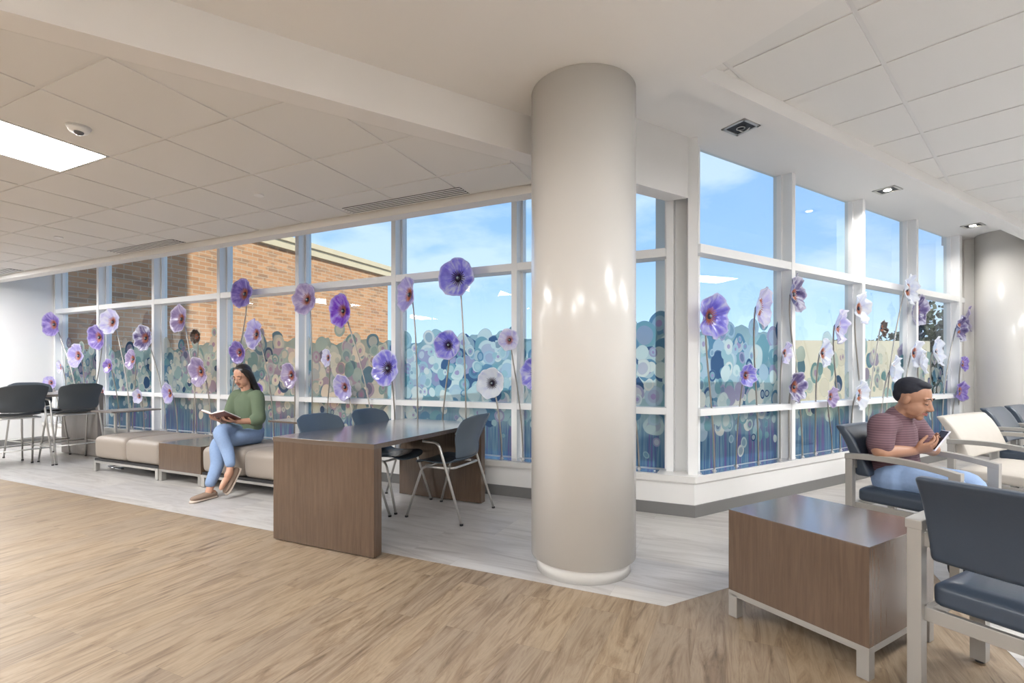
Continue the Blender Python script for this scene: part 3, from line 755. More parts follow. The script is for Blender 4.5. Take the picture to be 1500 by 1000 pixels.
a1 = copy_tree(a0); a1['label'] = 'navy vinyl armchair the man sits in'; place(a1, MANC, e1)
a2 = copy_tree(a0); a2['label'] = 'navy vinyl armchair just behind the wide cream chair'; place(a2, Vector((4.63, 4.75, 0))+e1*.275+e2*.292, e1)
a3 = copy_tree(a0); a3['label'] = 'navy vinyl armchair at the right edge, farthest of the row'; place(a3, Vector((4.63, 4.75, 0))+e1*.275+e2*.97, e1)
place(armchair('wide cream patterned armchair with grey arms on the right', .93, 'cream', 'wide_armchair'), Vector((2.2, 3.21, 0))+E2r*1.885+e1*.27, Vector((e1.x, e1.y, 0)))
CREAM = bpy.data.objects['wide_armchair']

# ================================================================ GLASS FLOWERS
def petals_mesh(R, seed, cup, ruf, lobes, wild=1.0):
    rnd = random.Random(seed); bm = NB(); uvl = bm.loops.layers.uv.verify()
    NA, NR = 60, 12
    ph = [rnd.uniform(0, 6.28) for _ in range(6)]
    rim = []
    for a_ in range(NA):
        th = 2*PI*a_/NA
        rim.append(1 + wild*.030*math.cos(lobes*th+ph[0]) + .035*math.cos(2*th+ph[1]) + .022*math.cos((lobes+2)*th+ph[2]) + .014*math.cos(13*th+ph[3]))
    rings = []
    for r_ in range(NR+1):
        q = (.10+.90*r_/NR); row = []
        for a_ in range(NA):
            th = 2*PI*a_/NA; rr = R*q*(1+(rim[a_]-1)*q*q)
            z = R*(cup*(q**1.7) - cup*.55*max(0, q-.75)**1.2*1.6 + ruf*q**3*(math.sin(lobes*th+ph[4])*.7+math.sin((lobes*2+1)*th+ph[5])*.35) + .012*math.sin(24*th)*q)
            row.append(bm.verts.new((rr*math.cos(th), rr*math.sin(th), z)))
        rings.append(row)
    for r_ in range(NR):
        for a_ in range(NA):
            f = bm.faces.new((rings[r_][a_], rings[r_][(a_+1) % NA], rings[r_+1][(a_+1) % NA], rings[r_+1][a_]))
            us = (a_/NA, (a_+1)/NA, (a_+1)/NA, a_/NA); vs = (r_/NR, r_/NR, (r_+1)/NR, (r_+1)/NR)
            for l, u, v in zip(f.loops, us, vs): l[uvl].uv = (u*2, v)
    f = bm.faces.new(rings[0][::-1])
    return bm
def flower(base, centre, nrm, R, kind, label, seed, stamen='stamen', cup=.36, wild=1.0):
    base, centre, nrm = Vector(base), Vector(centre), Vector(nrm).normalized()
    t = empty('glass_flower', base, 0, label, 'glass flower', 'blown glass flowers on steel stems')
    q = nrm.to_track_quat('Z', 'Y').to_matrix().to_4x4()
    mt = Matrix.Translation(centre-base) @ q @ Matrix.Rotation(random.Random(seed+5).uniform(0, 6.28), 4, 'Z')
    def part(nm, bm, mat, sm=True, par=None):
        bmesh.ops.transform(bm, matrix=mt, verts=bm.verts); return obj(nm, bm, mat, par or t, sm)
    lob = random.Random(seed).choice([5, 5, 6, 7])
    o = part('petals', petals_mesh(R, seed, cup, (.045+.016*(seed % 3))*wild, lob, wild), PET[kind]); mod(o, 'SOLIDIFY', thickness=R*.03, offset=0)
    bm = NB(); r2 = random.Random(seed+1)
    for i in range(20):
        a_ = 2*PI*i/20; ln = r2.uniform(.38, .46)
        d0 = Vector((math.cos(a_), math.sin(a_), 0)); h = lambda q_: R*(cup*q_**1.7+.06)
        tube(bm, [d0*R*.12+Vector((0, 0, h(.12))), d0*R*ln*.7+Vector((0, 0, h(ln*.7)+R*.02)), d0*R*ln+Vector((0, 0, h(ln)))], [R*.022, R*.022, R*.009], 5)
    part('stamens', bm, M[stamen])
    bm = NB(); ell(bm, (0, 0, R*.06), (R*.15, R*.15, R*.13), None, 16, 8); pod = part('flower_centre', bm, M['pod'])
    bm = NB(); ell(bm, (0, 0, R*.17), (R*.07, R*.07, R*.05), None, 12, 6); part('centre_bead', bm, M['eye'], True, pod)
    # stem
    back = centre-base - nrm*R*.06
    sr_ = .0078 if R > .11 else .0062
    h = back.z
    c1 = Vector((0, 0, h*.45)); c2 = back - nrm*R*.25 - Vector((0, 0, h*.22)) + Vector((back.x, back.y, 0))*(-.12)
    pts = bez((0, 0, 0), c1, c2, back, 16)
    bm = NB(); tube(bm, pts, sr_, 8); obj('stem', bm, M['steel'], t, True)
    bm = NB(); cyl(bm, (0, 0, 0), .02, .008, 16); cyl(bm, (0, 0, .008), .012, .012, 12); obj('stem_socket', bm, M['metal'], t)
    return t

# (bloom x, y, width, height, colour, stem foot x, side of turn, words)
LF = [
 (81, 475, 24, 35, 'violet', 116, 'mid blue-violet glass flower overlapping the far left end wall'),
 (117, 521, 22, 35, 'lavender', 124, 'pale lavender glass flower right of and below the leftmost violet one'),
 (147.5, 494, 24, 37, 'violet', 136, 'purple glass flower with leaning stem over the first mullion from the left'),
 (167, 472, 27.5, 38, 'pale', 190, 'very pale glass flower high on the left, above the counter stools'),
 (161.5, 536, 14, 21, 'violet', 175, 'tiny purple glass flower below the very pale one at left'),
 (196.5, 526.5, 17, 29.5, 'mauve', 194, 'small mauve glass flower left of the dark purple one'),
 (215.4, 495.5, 27, 38, 'smoke', 243, 'dark purple glass flower with orange stamens in the second window from the left'),
 (205, 580, 15, 21, 'pale', 211, 'tiny pale glass flower low over the far laptop table'),
 (91, 537, 9, 20, 'pale', 101, 'thin pale glass flower seen nearly edge-on at far left'),
 (75.6, 560, 17, 20, 'lavender', 88, 'lavender glass flower just above the stool behind the tall table'),
 (151, 573, 11, 16, 'pale', 154, 'small pale glass flower half hidden behind the right counter stool'),
 (268, 467.5, 26, 40, 'mauve', 287, 'pinkish mauve glass flower high in the third window from the left'),
 (289.5, 493, 16, 22, 'brown', 283, 'small dark brown glass flower beside the pinkish mauve one'),
 (296.6, 543.6, 28, 43, 'mauve', 309, 'large light purple glass flower left of the seated woman'),
 (251, 575.5, 18, 31, 'lavender', 260, 'light lavender glass flower low above the far bench'),
 (360.4, 431, 32.5, 44, 'violet', 336, 'deep violet glass flower high above the seated woman'),
 (378, 490, 28, 43, 'lavender', 401, 'pale lilac glass flower up and right of the woman, below the deep violet one'),
 (352.7, 516, 24.6, 34, 'violet', 357, 'deep purple glass flower just above the woman\'s head'),
 (379.5, 571.5, 19, 24, 'violet', 383, 'small purple glass flower just right of the woman\'s shoulder'),
 (452, 439.4, 37, 47, 'mauve', 457, 'large greyish mauve glass flower in front of the fourth mullion from the left'),
 (504.5, 455.5, 36, 48, 'vivid', 546, 'vivid purple glass flower in front of the orange brick wall'),
 (428.6, 549.4, 26, 37, 'mauve', 431, 'pale mauve glass flower above the small laptop table'),
 (482, 524, 17, 26, 'pale', 478, 'small pale glass flower with red centre in front of the brick wall'),
 (506.8, 566.6, 30, 39, 'lavender', 519, 'light purple glass flower low between the two chair backs'),
 (570, 539.5, 44, 52, 'blue', 579, 'large blue-violet glass flower above the worktable'),
 (602, 432, 32, 52, 'lavender', 612, 'tall pale blue-lavender glass flower at the mullion right of the brick wall'),
 (672.5, 407.5, 54, 57, 'blue', 683, 'topmost and largest blue-violet glass flower against the clouds'),
 (658, 505, 41, 43, 'blue', 646, 'blue-violet glass flower below the topmost one'),
 (747, 498, 32, 32.5, 'pale', 766, 'pale round glass flower in front of the mullion left of the column'),
 (722, 561, 43, 45.5, 'white', 735, 'nearly white round glass flower low, left of the column'),
 (786, 547, 40, 48, 'blue', 790, 'blue-violet glass flower half hidden by the left side of the column'),
 (905, 500, 40, 46, 'lavender', 936, 'lavender glass flower behind the column with its stem foot at the right of it'),
]
RF = [
 (1036.6, 463, 48, 65, 'blue', 1046.5, 'large vivid blue-purple glass flower first to the right of the corner post'),
 (1108.6, 450, 27, 60, 'pale', 1111, 'tall narrow pale glass flower in the first right window'),
 (1159, 431.5, 25, 54, 'smoke', 1175.5, 'grey and white glass flower highest at the first right mullion'),
 (1147, 517, 17, 32, 'pale', 1142.5, 'small pale glass flower beside the first right mullion'),
 (1090.7, 549.5, 26, 34.5, 'blue', 1078.6, 'small bright blue glass flower low in the first right window'),
 (1160.6, 566.6, 28, 45, 'smoke', 1156, 'dark purple and white glass flower low at the first right mullion'),
 (1223.8, 477, 20, 50, 'pale', 1231, 'pale glass flower seen edge-on in the second right window'),
 (1202, 517, 21, 42, 'white', 1194.5, 'white glass flower with dark stamens in the second right window'),
 (1214.6, 580.7, 18, 29.5, 'mauve', 1219, 'small purple glass flower low in the second right window'),
 (1254.7, 452, 24, 46, 'white', 1264, 'white and pink glass flower high at the second right mullion'),
 (1255, 578, 22, 42, 'white', 1247, 'white lavender-tinged glass flower low, above the man\'s chair back'),
 (1290, 481, 12, 24, 'brown', 1271, 'tiny dark smoky glass flower in the third right window'),
 (1326, 424.5, 21, 44, 'white', 1297, 'topmost white glass flower above the man on a long curved stem'),
 (1338.4, 455.5, 25, 44, 'smoke', 1349, 'smoky purple and white glass flower right under the topmost one'),
 (1304, 543.6, 17, 46, 'white', 1289, 'white glass flower seen from the side, left of the man\'s head'),
 (1336, 516.5, 20, 38, 'white', 1321, 'bright white glass flower straight above the man\'s head'),
 (1347, 531.4, 10, 35, 'white', 1352, 'thin white glass flower edge-on just above the man\'s head'),
 (1367, 515, 16, 41, 'white', 1366, 'white trumpet-like glass flower seen from the side in the last right window'),
 (1401, 481, 17, 37, 'smoke', 1380, 'grey purple glass flower near the right end wall, facing us'),
 (1413, 469, 10, 38, 'lavender', 1415, 'lavender glass flower edge-on in front of the right end wall'),
 (1408, 532.6, 12, 23, 'violet', 1405, 'small violet glass flower in front of the right end wall'),
 (1403, 572.4, 17, 31, 'violet', 1395, 'violet glass flower low in front of the right end wall'),
]
def add_flowers(lst, fr, d, o_base, o_bloom, turn, seed0):
    for i, (x, y, w, h, kind, bx, label) in enumerate(lst):
        ob = o_base + (.03 if i % 3 == 1 else -.02 if i % 3 == 2 else 0)
        on = o_bloom + (.02 if i % 2 else -.02)
        if 'under the topmost' in label: on += .07
        if 'edge-on in front of the right end' in label: on += .08
        t0, _ = hit(bx, fr(0, ob), d); t1, Y = hit(x, fr(0, on), d)
        t0 = min(max(t0, .05), 10.3)
        b = fr(t0, ob, SILL); c = fr(t1, on, HC-(y-HY)/F*Y)
        R = h*Y/F/2
        toc = Vector((-c.x, -c.y, 0)).normalized()
        ph = min(1.45, math.acos(max(.05, min(1, w/h/1.0143)))+.168)
        nrm = Matrix.Rotation(-turn*ph, 3, 'Z') @ toc
        nrm = Vector((nrm.x, nrm.y, random.Random(seed0+i).uniform(-.12, .10)))
        dk = 'stamendk' if kind in ('white', 'blue') and fr is WL else 'stamen'
        flower(b, c, nrm, R, kind, label, seed0+i, dk, .44 if fr is WL else .48, 1.0 if fr is WL else 2.0)
add_flowers(LF, WL, dL, .11, .05, 1, 100)
add_flowers(RF, WR, dR, .06, .0, -1, 200)

# metal mounting plates lying on the sill
for n_, (fr, a_, b_, lb) in enumerate([(WL, .30, 1.15, 'thin steel mounting plate on the sill right of the column'), (WL, 1.35, 3.0, 'thin steel mounting plate on the sill behind the worktable'), (WL, 3.3, 6.0, 'thin steel mounting plate on the sill behind the woman'), (WL, 6.3, 10.1, 'thin steel mounting plate on the sill at the far left'),
    (WR, .12, 1.50, 'thin steel mounting plate on the sill under the first right window'), (WR, 1.56, 3.0, 'thin steel mounting plate on the sill under the second right window'), (WR, 3.06, 5.7, 'thin steel mounting plate on the sill behind the man')]):
    o0, o1 = (.02, .17) if fr is WL else (.0, .11)
    t = empty('mounting_plate', fr((a_+b_)/2, (o0+o1)/2, SILL), RL if fr is WL else RR, lb, 'metal plate', 'steel plates on the sill')
    bm = NB(); box(bm, (0, 0, .0015), (b_-a_, o1-o0, .003)); obj('plate', bm, M['chrome'], t)
    for k_ in (-1, 1):
        bm = NB(); cyl(bm, (k_*((b_-a_)/2-.03), 0, .003), .008, .005, 10); obj('bolt', bm, M['metal'], t)

# ================================================================ PEOPLE
M['skinw'] = plain('skin_woman', (.50, .27, .18), .5, noise=.04, scale=30)
M['skinm'] = plain('skin_man', (.36, .185, .115), .5, noise=.04, scale=30)
M['lip'] = plain('lips', (.34, .12, .10), .4)
M['hairb'] = plain('black_hair', (.016, .012, .011), .42, noise=.3, scale=90)
M['hairm'] = plain('short_black_hair', (.010, .011, .020), .8, noise=.3, scale=120)
M['green'] = plain('green_knit', (.115, .155, .095), .85, noise=.08, scale=140, bump=.2)
def stripes():
    t = NT('maroon_striped_cotton'); tc = t.n('TexCoord'); sp_ = t.n('SeparateXYZ', i_0=tc.outputs['Object'])
    s_ = t.math('SINE', t.math('MULTIPLY', sp_.outputs[2], 420.0))
    c = t.mix(t.math('MULTIPLY_ADD', s_, .5, .5), (.105, .052, .066, 1), (.165, .095, .110, 1)); return t.fin(t.pb(c, .85))
M['maroon'] = stripes()
M['denim'] = plain('light_blue_denim', (.22, .31, .48), .85, noise=.10, scale=60, bump=.2)
M['shoe'] = plain('taupe_suede', (.28, .20, .15), .8); M['sole'] = plain('pale_sole', (.60, .50, .42), .7)
M['dshoe'] = plain('dark_shoe', (.04, .04, .045), .6)
M['page'] = plain('paper', (.72, .70, .66), .7); M['cover'] = plain('brown_red_cover', (.20, .085, .065), .5)
M['phone'] = plain('white_phone_case', (.70, .71, .82), .3)
M['screen'] = plain('phone_screen', (.02, .02, .03), .1)
def limb(bm, pts, r, seg=14, flat=None):
    tube(bm, pts, r, seg, flat)
    for p, q in ((pts[0], r[0]), (pts[-1], r[-1])):
        q = min(q) if isinstance(q, (list, tuple)) else q
        ell(bm, p, (q, q, q), None, 14, 8)
def spl(pts, n=6):
    P_ = [Vector(p) for p in pts]; out = []
    for i in range(len(P_)-1):
        a_, b_, c_, d_ = P_[max(i-1, 0)], P_[i], P_[i+1], P_[min(i+2, len(P_)-1)]
        for k_ in range(n):
            t = k_/n; out.append(.5*((2*b_)+(c_-a_)*t+(2*a_-5*b_+4*c_-d_)*t*t+(3*b_-a_-3*c_+d_)*t**3))
    out.append(P_[-1]); return out
def splr(rs, n=6):
    out = []
    for a_, b_ in zip(rs, rs[1:]):
        for k_ in range(n):
            t = k_/n
            out.append(tuple(x*(1-t)+y*t for x, y in zip(a_, b_)) if isinstance(a_, tuple) else a_*(1-t)+b_*t)
    out.append(rs[-1]); return out
def limbs(bm, pts, rs, flat=None, seg=16): limb(bm, spl(pts), splr(rs), seg, flat)
def head(bm, c, R, s=1.0, fem=False):
    def e(p, r, rot=None):
        ell(bm, c + R @ (Vector(p)*s), tuple(x*s for x in r), R if rot is None else R @ rot, 20, 14)
    e((0, -.012, .030), (.074, .093, .086)); e((0, .022, -.028), (.060, .066, .082)); e((0, .000, -.045), (.060, .06, .055))
    e((0, .062, -.090), (.024, .022, .020)); e((0, .060, -.060), (.030, .026, .030))
    for sx in (-1, 1):
        e((sx*.030, .048, -.034), (.028, .030, .032)); e((sx*.030, .071, .026), (.024, .013, .010)); e((sx*.031, .070, .006), (.016, .0125, .011))
        e((sx*.073, -.008, -.008), (.009, .017, .027)); e((sx*.036, .030, -.068), (.022, .036, .026)); e((sx*.034, .030, -.045), (.028, .048, .040)); e((sx*.011, .094, -.034), (.008, .009, .008))
    tube(bm, [c + R @ (Vector(p)*s) for p in ((0, .074, .020), (0, .090, -.005), (0, .106, -.028), (0, .090, -.040))], [.009*s, .011*s, .013*s, .009*s], 10)
def face_parts(par, c, R, s, hairmat):
    for sx in (-1, 1):
        bm = NB(); tube(bm, [c+R@(Vector(p)*s) for p in ((sx*.014, .088, .030), (sx*.032, .086, .036), (sx*.050, .072, .029))], [.0028, .0036, .002], 6); obj('eyebrow', bm, hairmat, par, True)
        bm = NB(); tube(bm, [c+R@(Vector(p)*s) for p in ((sx*.018, .0815, .001), (sx*.031, .0845, -.003), (sx*.045, .076, .001))], [.0015, .0026, .0015], 6); obj('eyelash', bm, hairmat, par, True)
    bm = NB(); tube(bm, [c+R@(Vector(p)*s) for p in ((-.024, .074, -.060), (0, .090, -.056), (.024, .074, -.060))], [.003, .0062, .003], 8)
    tube(bm, [c+R@(Vector(p)*s) for p in ((-.022, .074, -.062), (0, .089, -.066), (.022, .074, -.062))], [.003, .0070, .003], 8); obj('lips', bm, M['lip'], par, True)
def hand(bm, w, d, nrm, side, curl=.5, s=1.0):
    """w wrist, d direction of the fingers, nrm palm normal, side = direction of the thumb"""
    w, d = Vector(w), Vector(d).normalized(); nrm = Vector(nrm); nrm = (nrm-d*nrm.dot(d)).normalized(); sd = d.cross(nrm); sd = sd if sd.dot(Vector(side)) > 0 else -sd
    pc = w + d*.052*s
    tube(bm, [w, w+d*.03*s, w+d*.065*s, w+d*.092*s], [(.028*s, .019*s), (.036*s, .017*s), (.043*s, .015*s), (.040*s, .012*s)], 14, flat=sd)
    for i, (off, ln) in enumerate(((.032, .074), (.0108, .083), (-.0108, .077), (-.032, .060))):
        b = w + d*(.088 - (.006 if i in (0, 3) else 0))*s + sd*off*s; dd = (d + sd*off*1.6).normalized(); pts = [b-dd*.015*s, b]; a_ = 0
        for k_, fr_ in enumerate((.45, .30, .25)):
            a_ += curl*(.75, 1.1, .8)[k_]; v = dd*math.cos(a_)+nrm*math.sin(a_); pts.append(pts[-1]+v*ln*fr_*s)
        limb(bm, pts, [.0095*s, .0092*s, .0086*s, .0080*s, .0068*s], 10)
    b = w + d*.028*s + sd*.028*s; t1 = (d*.6+sd*.75+nrm*.25).normalized(); t2 = (d*.85+sd*.2+nrm*.5).normalized()
    limb(bm, [b-t1*.01, b+t1*.035*s, b+t1*.035*s+t2*.030*s, b+t1*.035*s+t2*.055*s], [.013*s, .0115*s, .010*s, .008*s], 10)
def remesh(o, v, sm=4):
    mod(o, 'REMESH', mode='VOXEL', voxel_size=v, use_smooth_shade=True); mod(o, 'SMOOTH', factor=.5, iterations=sm); return o
def Rt(x=0, y=0, z=0): return (Matrix.Rotation(z, 3, 'Z') @ Matrix.Rotation(y, 3, 'Y') @ Matrix.Rotation(x, 3, 'X'))

def woman():
    t = empty('person', L(4.78, 3.60), math.atan2(nL.x, -nL.y), 'woman in a green top and light jeans sitting cross-legged, reading a book', 'person')
    hip = Vector((0, -.02, .52)); hc_ = Vector((.0, .045, 1.15)); HR = Rt(-.38, 0, .22)
    shL, shR = Vector((-.165, -.01, .935)), Vector((.165, -.01, .935)); elL, elR = Vector((-.235, .03, .70)), Vector((.19, .08, .69))
    wrL, wrR = Vector((-.165, .23, .695)), Vector((.035, .27, .705))
    bm = NB(); head(bm, hc_, HR, .98)
    limbs(bm, [(0, -.02, .93), (0, .0, 1.0), hc_+Vector((0, -.03, -.06))], [.055, .047, .050])
    limbs(bm, [hip, (0, -.035, .68), (0, -.02, .84), (0, -.02, .95)], [(.14, .10), (.11, .085), (.14, .085), (.10, .06)], (1, 0, 0))
    for sh_, el2, wr in ((shL, elL, wrL), (shR, elR, wrR)): limbs(bm, [(sh_*.0+Vector((sh_.x*.6, -.02, .94))), sh_, el2, (el2+wr)/2+Vector((0, 0, -.005)), wr], [.042, .044, .036, .033, .023])
    hand(bm, wrL, (.42, .85, .12), (.1, 0, 1), (0, 1, 0), .42, .92); hand(bm, wrR, (-.25, .85, .22), (-.1, 0, 1), (-1, 1, 0), .42, .92)
    # legs under the jeans and bare ankles
    ankP, ankH = Vector((-.245, .56, .10)), Vector((-.40, .47, .285))
    knP, knH = Vector((-.13, .40, .49)), Vector((-.21, .43, .605))
    limbs(bm, [(-.08, .0, .50), knP, (knP+ankP)/2+Vector((0, -.03, 0)), ankP, ankP+Vector((0, .01, -.04))], [.060, .038, .038, .032, .034])
    limbs(bm, [(.08, .0, .50), knH, (knH+ankH)/2+Vector((0, -.02, 0)), ankH, ankH+Vector((-.015, .03, -.06))], [.060, .036, .036, .031, .034])
    limbs(bm, [ankP+Vector((0, -.03, -.05)), ankP+Vector((0, .07, -.062)), ankP+Vector((0, .15, -.075))], [.030, .030, .020])
    fd = Vector((-.05, .55, -.82)).normalized()
    limbs(bm, [ankH+Vector((0, -.01, -.05)), ankH+Vector((-.01, .02, -.05))+fd*.08, ankH+Vector((-.01, .02, -.05))+fd*.14], [.030, .028, .020])
    body = remesh(obj('body', bm, M['skinw'], t), .004, 7)
    bm = NB(); limbs(bm, [(0, -.02, .55), (0, -.04, .66), (0, -.025, .80), (0, -.015, .90), (0, -.015, .965)], [(.158, .125), (.145, .115), (.155, .115), (.165, .098), (.075, .068)], (1, 0, 0))
    for sh_, el2, k_ in ((shL, elL, 1), (shR, elR, -1)): limbs(bm, [Vector((sh_.x*.55, -.02, .925)), sh_, sh_*.35+el2*.65, el2+Vector((0, 0, .01)), el2*.8+(wrL if k_ > 0 else wrR)*.2], [.065, .066, .064, .066, .062])
    remesh(obj('green_top', bm, M['green'], t), .008, 6)
    bm = NB(); limbs(bm, [(0, -.06, .52), (0, -.03, .56)], [(.175, .13), (.15, .12)], (1, 0, 0))
    limbs(bm, [(-.085, -.04, .52), (-.12, .20, .515), knP, (knP+ankP)/2+Vector((0, -.03, 0)), ankP+Vector((0, -.005, .05))], [.092, .080, .066, .060, .047])
    limbs(bm, [(.085, -.04, .53), (-.05, .22, .590), knH, (knH+ankH)/2+Vector((0, -.02, 0)), ankH+Vector((0, -.003, .045))], [.092, .080, .066, .058, .045])
    remesh(obj('jeans', bm, M['denim'], t), .008, 5)
    # hair, long and dark, falling behind the shoulder
    bm = NB(); f_ = lambda p: hc_ + HR @ Vector(p)
    ell(bm, f_((0, -.026, .038)), (.083, .094, .088), HR); ell(bm, f_((0, -.055, -.02)), (.076, .062, .09), HR)
    for sx in (-1, 1): limbs(bm, [f_((sx*.055, .03, .085)), f_((sx*.080, -.005, .04)), f_((sx*.080, -.03, -.04)), f_((sx*.066, -.06, -.12)), Vector((sx*.07, -.10, .93))], [(.022, .012), (.03, .014), (.034, .016), (.032, .02), (.018, .014)])
    limbs(bm, [f_((0, -.09, 0)), f_((0, -.10, -.10)), Vector((0, -.135, .95)), Vector((0, -.15, .84))], [(.07, .03), (.075, .032), (.07, .025), (.045, .015)], (1, 0, 0))
    remesh(obj('hair', bm, M['hairb'], t), .0055, 3)
    face_parts(t, hc_, HR, .98, M['hairb'])
    # slip-on shoes
    def shoe(an, d, up):
        d = d.normalized(); sd = d.cross(up).normalized(); u2 = sd.cross(d).normalized()
        c0_ = an - u2*.058 + d*.035
        bm = NB(); tube(bm, [c0_-d*.085, c0_-d*.05, c0_+d*.03, c0_+d*.10, c0_+d*.145, c0_+d*.165], [(.028, .022), (.036, .038), (.040, .034), (.042, .026), (.034, .020), (.016, .012)], 16, flat=sd)
        o_ = remesh(obj('shoe', bm, M['shoe'], t), .005, 3)
        c0_ = c0_ - u2*.026
        bm = NB(); tube(bm, [c0_-d*.092, c0_-d*.06, c0_+d*.03, c0_+d*.10, c0_+d*.15, c0_+d*.172], [(.026, .014), (.038, .014), (.041, .014), (.045, .014), (.037, .014), (.016, .012)], 16, flat=sd); obj('sole', bm, M['sole'], o_, True)
    shoe(ankP+Vector((0, -.01, -.003)), Vector((-.08, 1, 0)), Vector((0, 0, 1))); shoe(ankH+Vector((0, .0, -.02)), fd, Vector((0, .82, .55)))
    return t
woman()
# open book in the woman's hands
bt = empty('book', L(4.78, 3.60, 0), math.atan2(nL.x, -nL.y), 'open book with a brownish red cover held in the woman\'s hands', 'book')
Bc = Vector((-.065, .335, .745)); BR = Rt(.42, 0, .12)
for sx in (-1, 1):
    bm = NB(); tl = Matrix.Translation(Bc) @ BR.to_4x4() @ Matrix.Rotation(sx*-.22, 4, 'Y')
    box(bm, (sx*.078, 0, -.010), (.156, .225, .004)); bmesh.ops.transform(bm, matrix=tl, verts=bm.verts); obj('cover', bm, M['cover'], bt)
    bm = NB(); N = 8; rows = []
    for i in range(N+1):
        u = i/N; x = sx*u*.148; z = .012*math.sin(min(1, u*2.2)*PI*.5)*(1-.55*u)+.001
        rows.append([bm.verts.new((x, y, zz2)) for y, zz2 in ((-.107, -.007), (.107, -.007), (.107, z), (-.107, z))])
    for a_, b_ in zip(rows, rows[1:]):
        for q in range(4): bm.faces.new((a_[q], a_[(q+1) % 4], b_[(q+1) % 4], b_[q]))
    bm.faces.new(rows[0]); bm.faces.new(rows[-1][::-1]); bmesh.ops.transform(bm, matrix=tl, verts=bm.verts); obj('pages', bm, M['page'], bt)

def man():
    t = empty('person', MANC, math.atan2(-e1.x, e1.y), 'man in a maroon short-sleeved shirt and light jeans sitting and looking at a phone', 'person')
    hc_ = Vector((.0, -.045, 1.022)); HR = Rt(-.33, 0, .05)
    shL, shR = Vector((-.195, -.135, .855)), Vector((.195, -.135, .855)); elL, elR = Vector((-.27, -.04, .685)), Vector((.285, -.11, .70))
    wrL, wrR = Vector((-.07, -.01, .71)), Vector((.085, -.01, .703))
    bm = NB(); head(bm, hc_, HR, 1.06)
    limbs(bm, [(0, -.14, .85), (0, -.115, .91), hc_+Vector((0, -.03, -.06))], [.068, .060, .060])
    limbs(bm, [(0, -.14, .54), (0, -.17, .67), (0, -.16, .80), (0, -.14, .87)], [(.15, .11), (.145, .10), (.165, .10), (.12, .07)], (1, 0, 0))
    for sh_, el2, wr in ((shL, elL, wrL), (shR, elR, wrR)): limbs(bm, [Vector((sh_.x*.6, -.14, .86)), sh_, (sh_+el2)/2, el2, el2*.6+wr*.4, wr], [.052, .056, .048, .043, .042, .027])
    hand(bm, wrL, (.35, .85, .35), (.55, .1, .6), (0, .2, 1), .55, 1.0); hand(bm, wrR, (-.35, .85, .35), (-.55, .1, .6), (0, .2, 1), .55, 1.0)
    for sx in (-1, 1):
        k1, a1_ = Vector((sx*.115, .21, .49)), Vector((sx*.12, .26, .10))
        limbs(bm, [(sx*.09, -.10, .50), k1, (k1+a1_)/2+Vector((0, -.03, 0)), a1_], [.06, .045, .04, .036])
    remesh(obj('body', bm, M['skinm'], t), .004, 7)
    bm = NB(); limbs(bm, [(0, -.12, .50), (0, -.155, .60), (0, -.16, .73), (0, -.145, .83), (0, -.125, .90)], [(.170, .145), (.165, .140), (.185, .135), (.180, .112), (.085, .078)], (1, 0, 0))
    for sh_, el2 in ((shL, elL), (shR, elR)): limbs(bm, [Vector((sh_.x*.55, -.14, .845)), sh_, sh_*.6+el2*.4, sh_*.28+el2*.72], [.080, .080, .074, .070])
    remesh(obj('striped_shirt', bm, M['maroon'], t), .008, 6)
    bm = NB(); limbs(bm, [(-.08, -.11, .50), (.08, -.11, .50)], [.13, .13])
    for sx in (-1, 1):
        k1, a1_ = Vector((sx*.115, .21, .495)), Vector((sx*.12, .26, .10))
        limbs(bm, [(sx*.09, -.10, .515), (sx*.11, .08, .51), k1, (k1+a1_)/2+Vector((0, -.02, 0)), a1_], [.095, .085, .072, .064, .055])
    remesh(obj('jeans', bm, M['denim'], t), .008, 5)
    f_ = lambda p: hc_ + HR @ Vector(p)
    bm = NB(); ell(bm, f_((0, -.030, .058)), (.083, .094, .079), HR); ell(bm, f_((0, .012, .104)), (.059, .053, .025), HR); ell(bm, f_((0, -.056, .020)), (.073, .060, .064), HR)
    remesh(obj('hair', bm, M['hairm'], t), .005, 3)
    face_parts(t, hc_, HR, 1.06, M['hairm'])
    for sx in (-1, 1):
        bm = NB(); x = sx*.125; tube(bm, [(x, .18, .045), (x, .23, .055), (x, .34, .045), (x, .42, .036), (x, .46, .028)], [(.030, .036), (.042, .050), (.046, .040), (.042, .030), (.02, .02)], 16, flat=(1, 0, 0)); obj('shoe', bm, M['dshoe'], t, True)
    return t
man()
pt = empty('phone', MANC, math.atan2(-e1.x, e1.y), 'phone in a pale case held in the man\'s hands', 'phone')
PRt = Matrix.Translation(Vector((.0, .085, .775))) @ Rt(.95, 0, .9).to_4x4()
bm = NB(); box(bm, (0, 0, 0), (.074, .148, .008), 0, .003); bmesh.ops.transform(bm, matrix=PRt, verts=bm.verts); obj('case', bm, M['phone'], pt)
bm = NB(); box(bm, (0, 0, .0045), (.066, .138, .001)); bmesh.ops.transform(bm, matrix=PRt, verts=bm.verts); obj('screen', bm, M['screen'], pt)

# ================================================================ OUTDOORS
bm = NB(); prism(bm, [P2(WL(-.2, .6)+nL*.1), P2(WL(16, .5)), P2(WL(16, 60)), P2(WR(60, 40)), P2(WR(60, .6)), P2(WR(6, .6))], -.35, -.25)
struct('ground', bm, M['ground'])
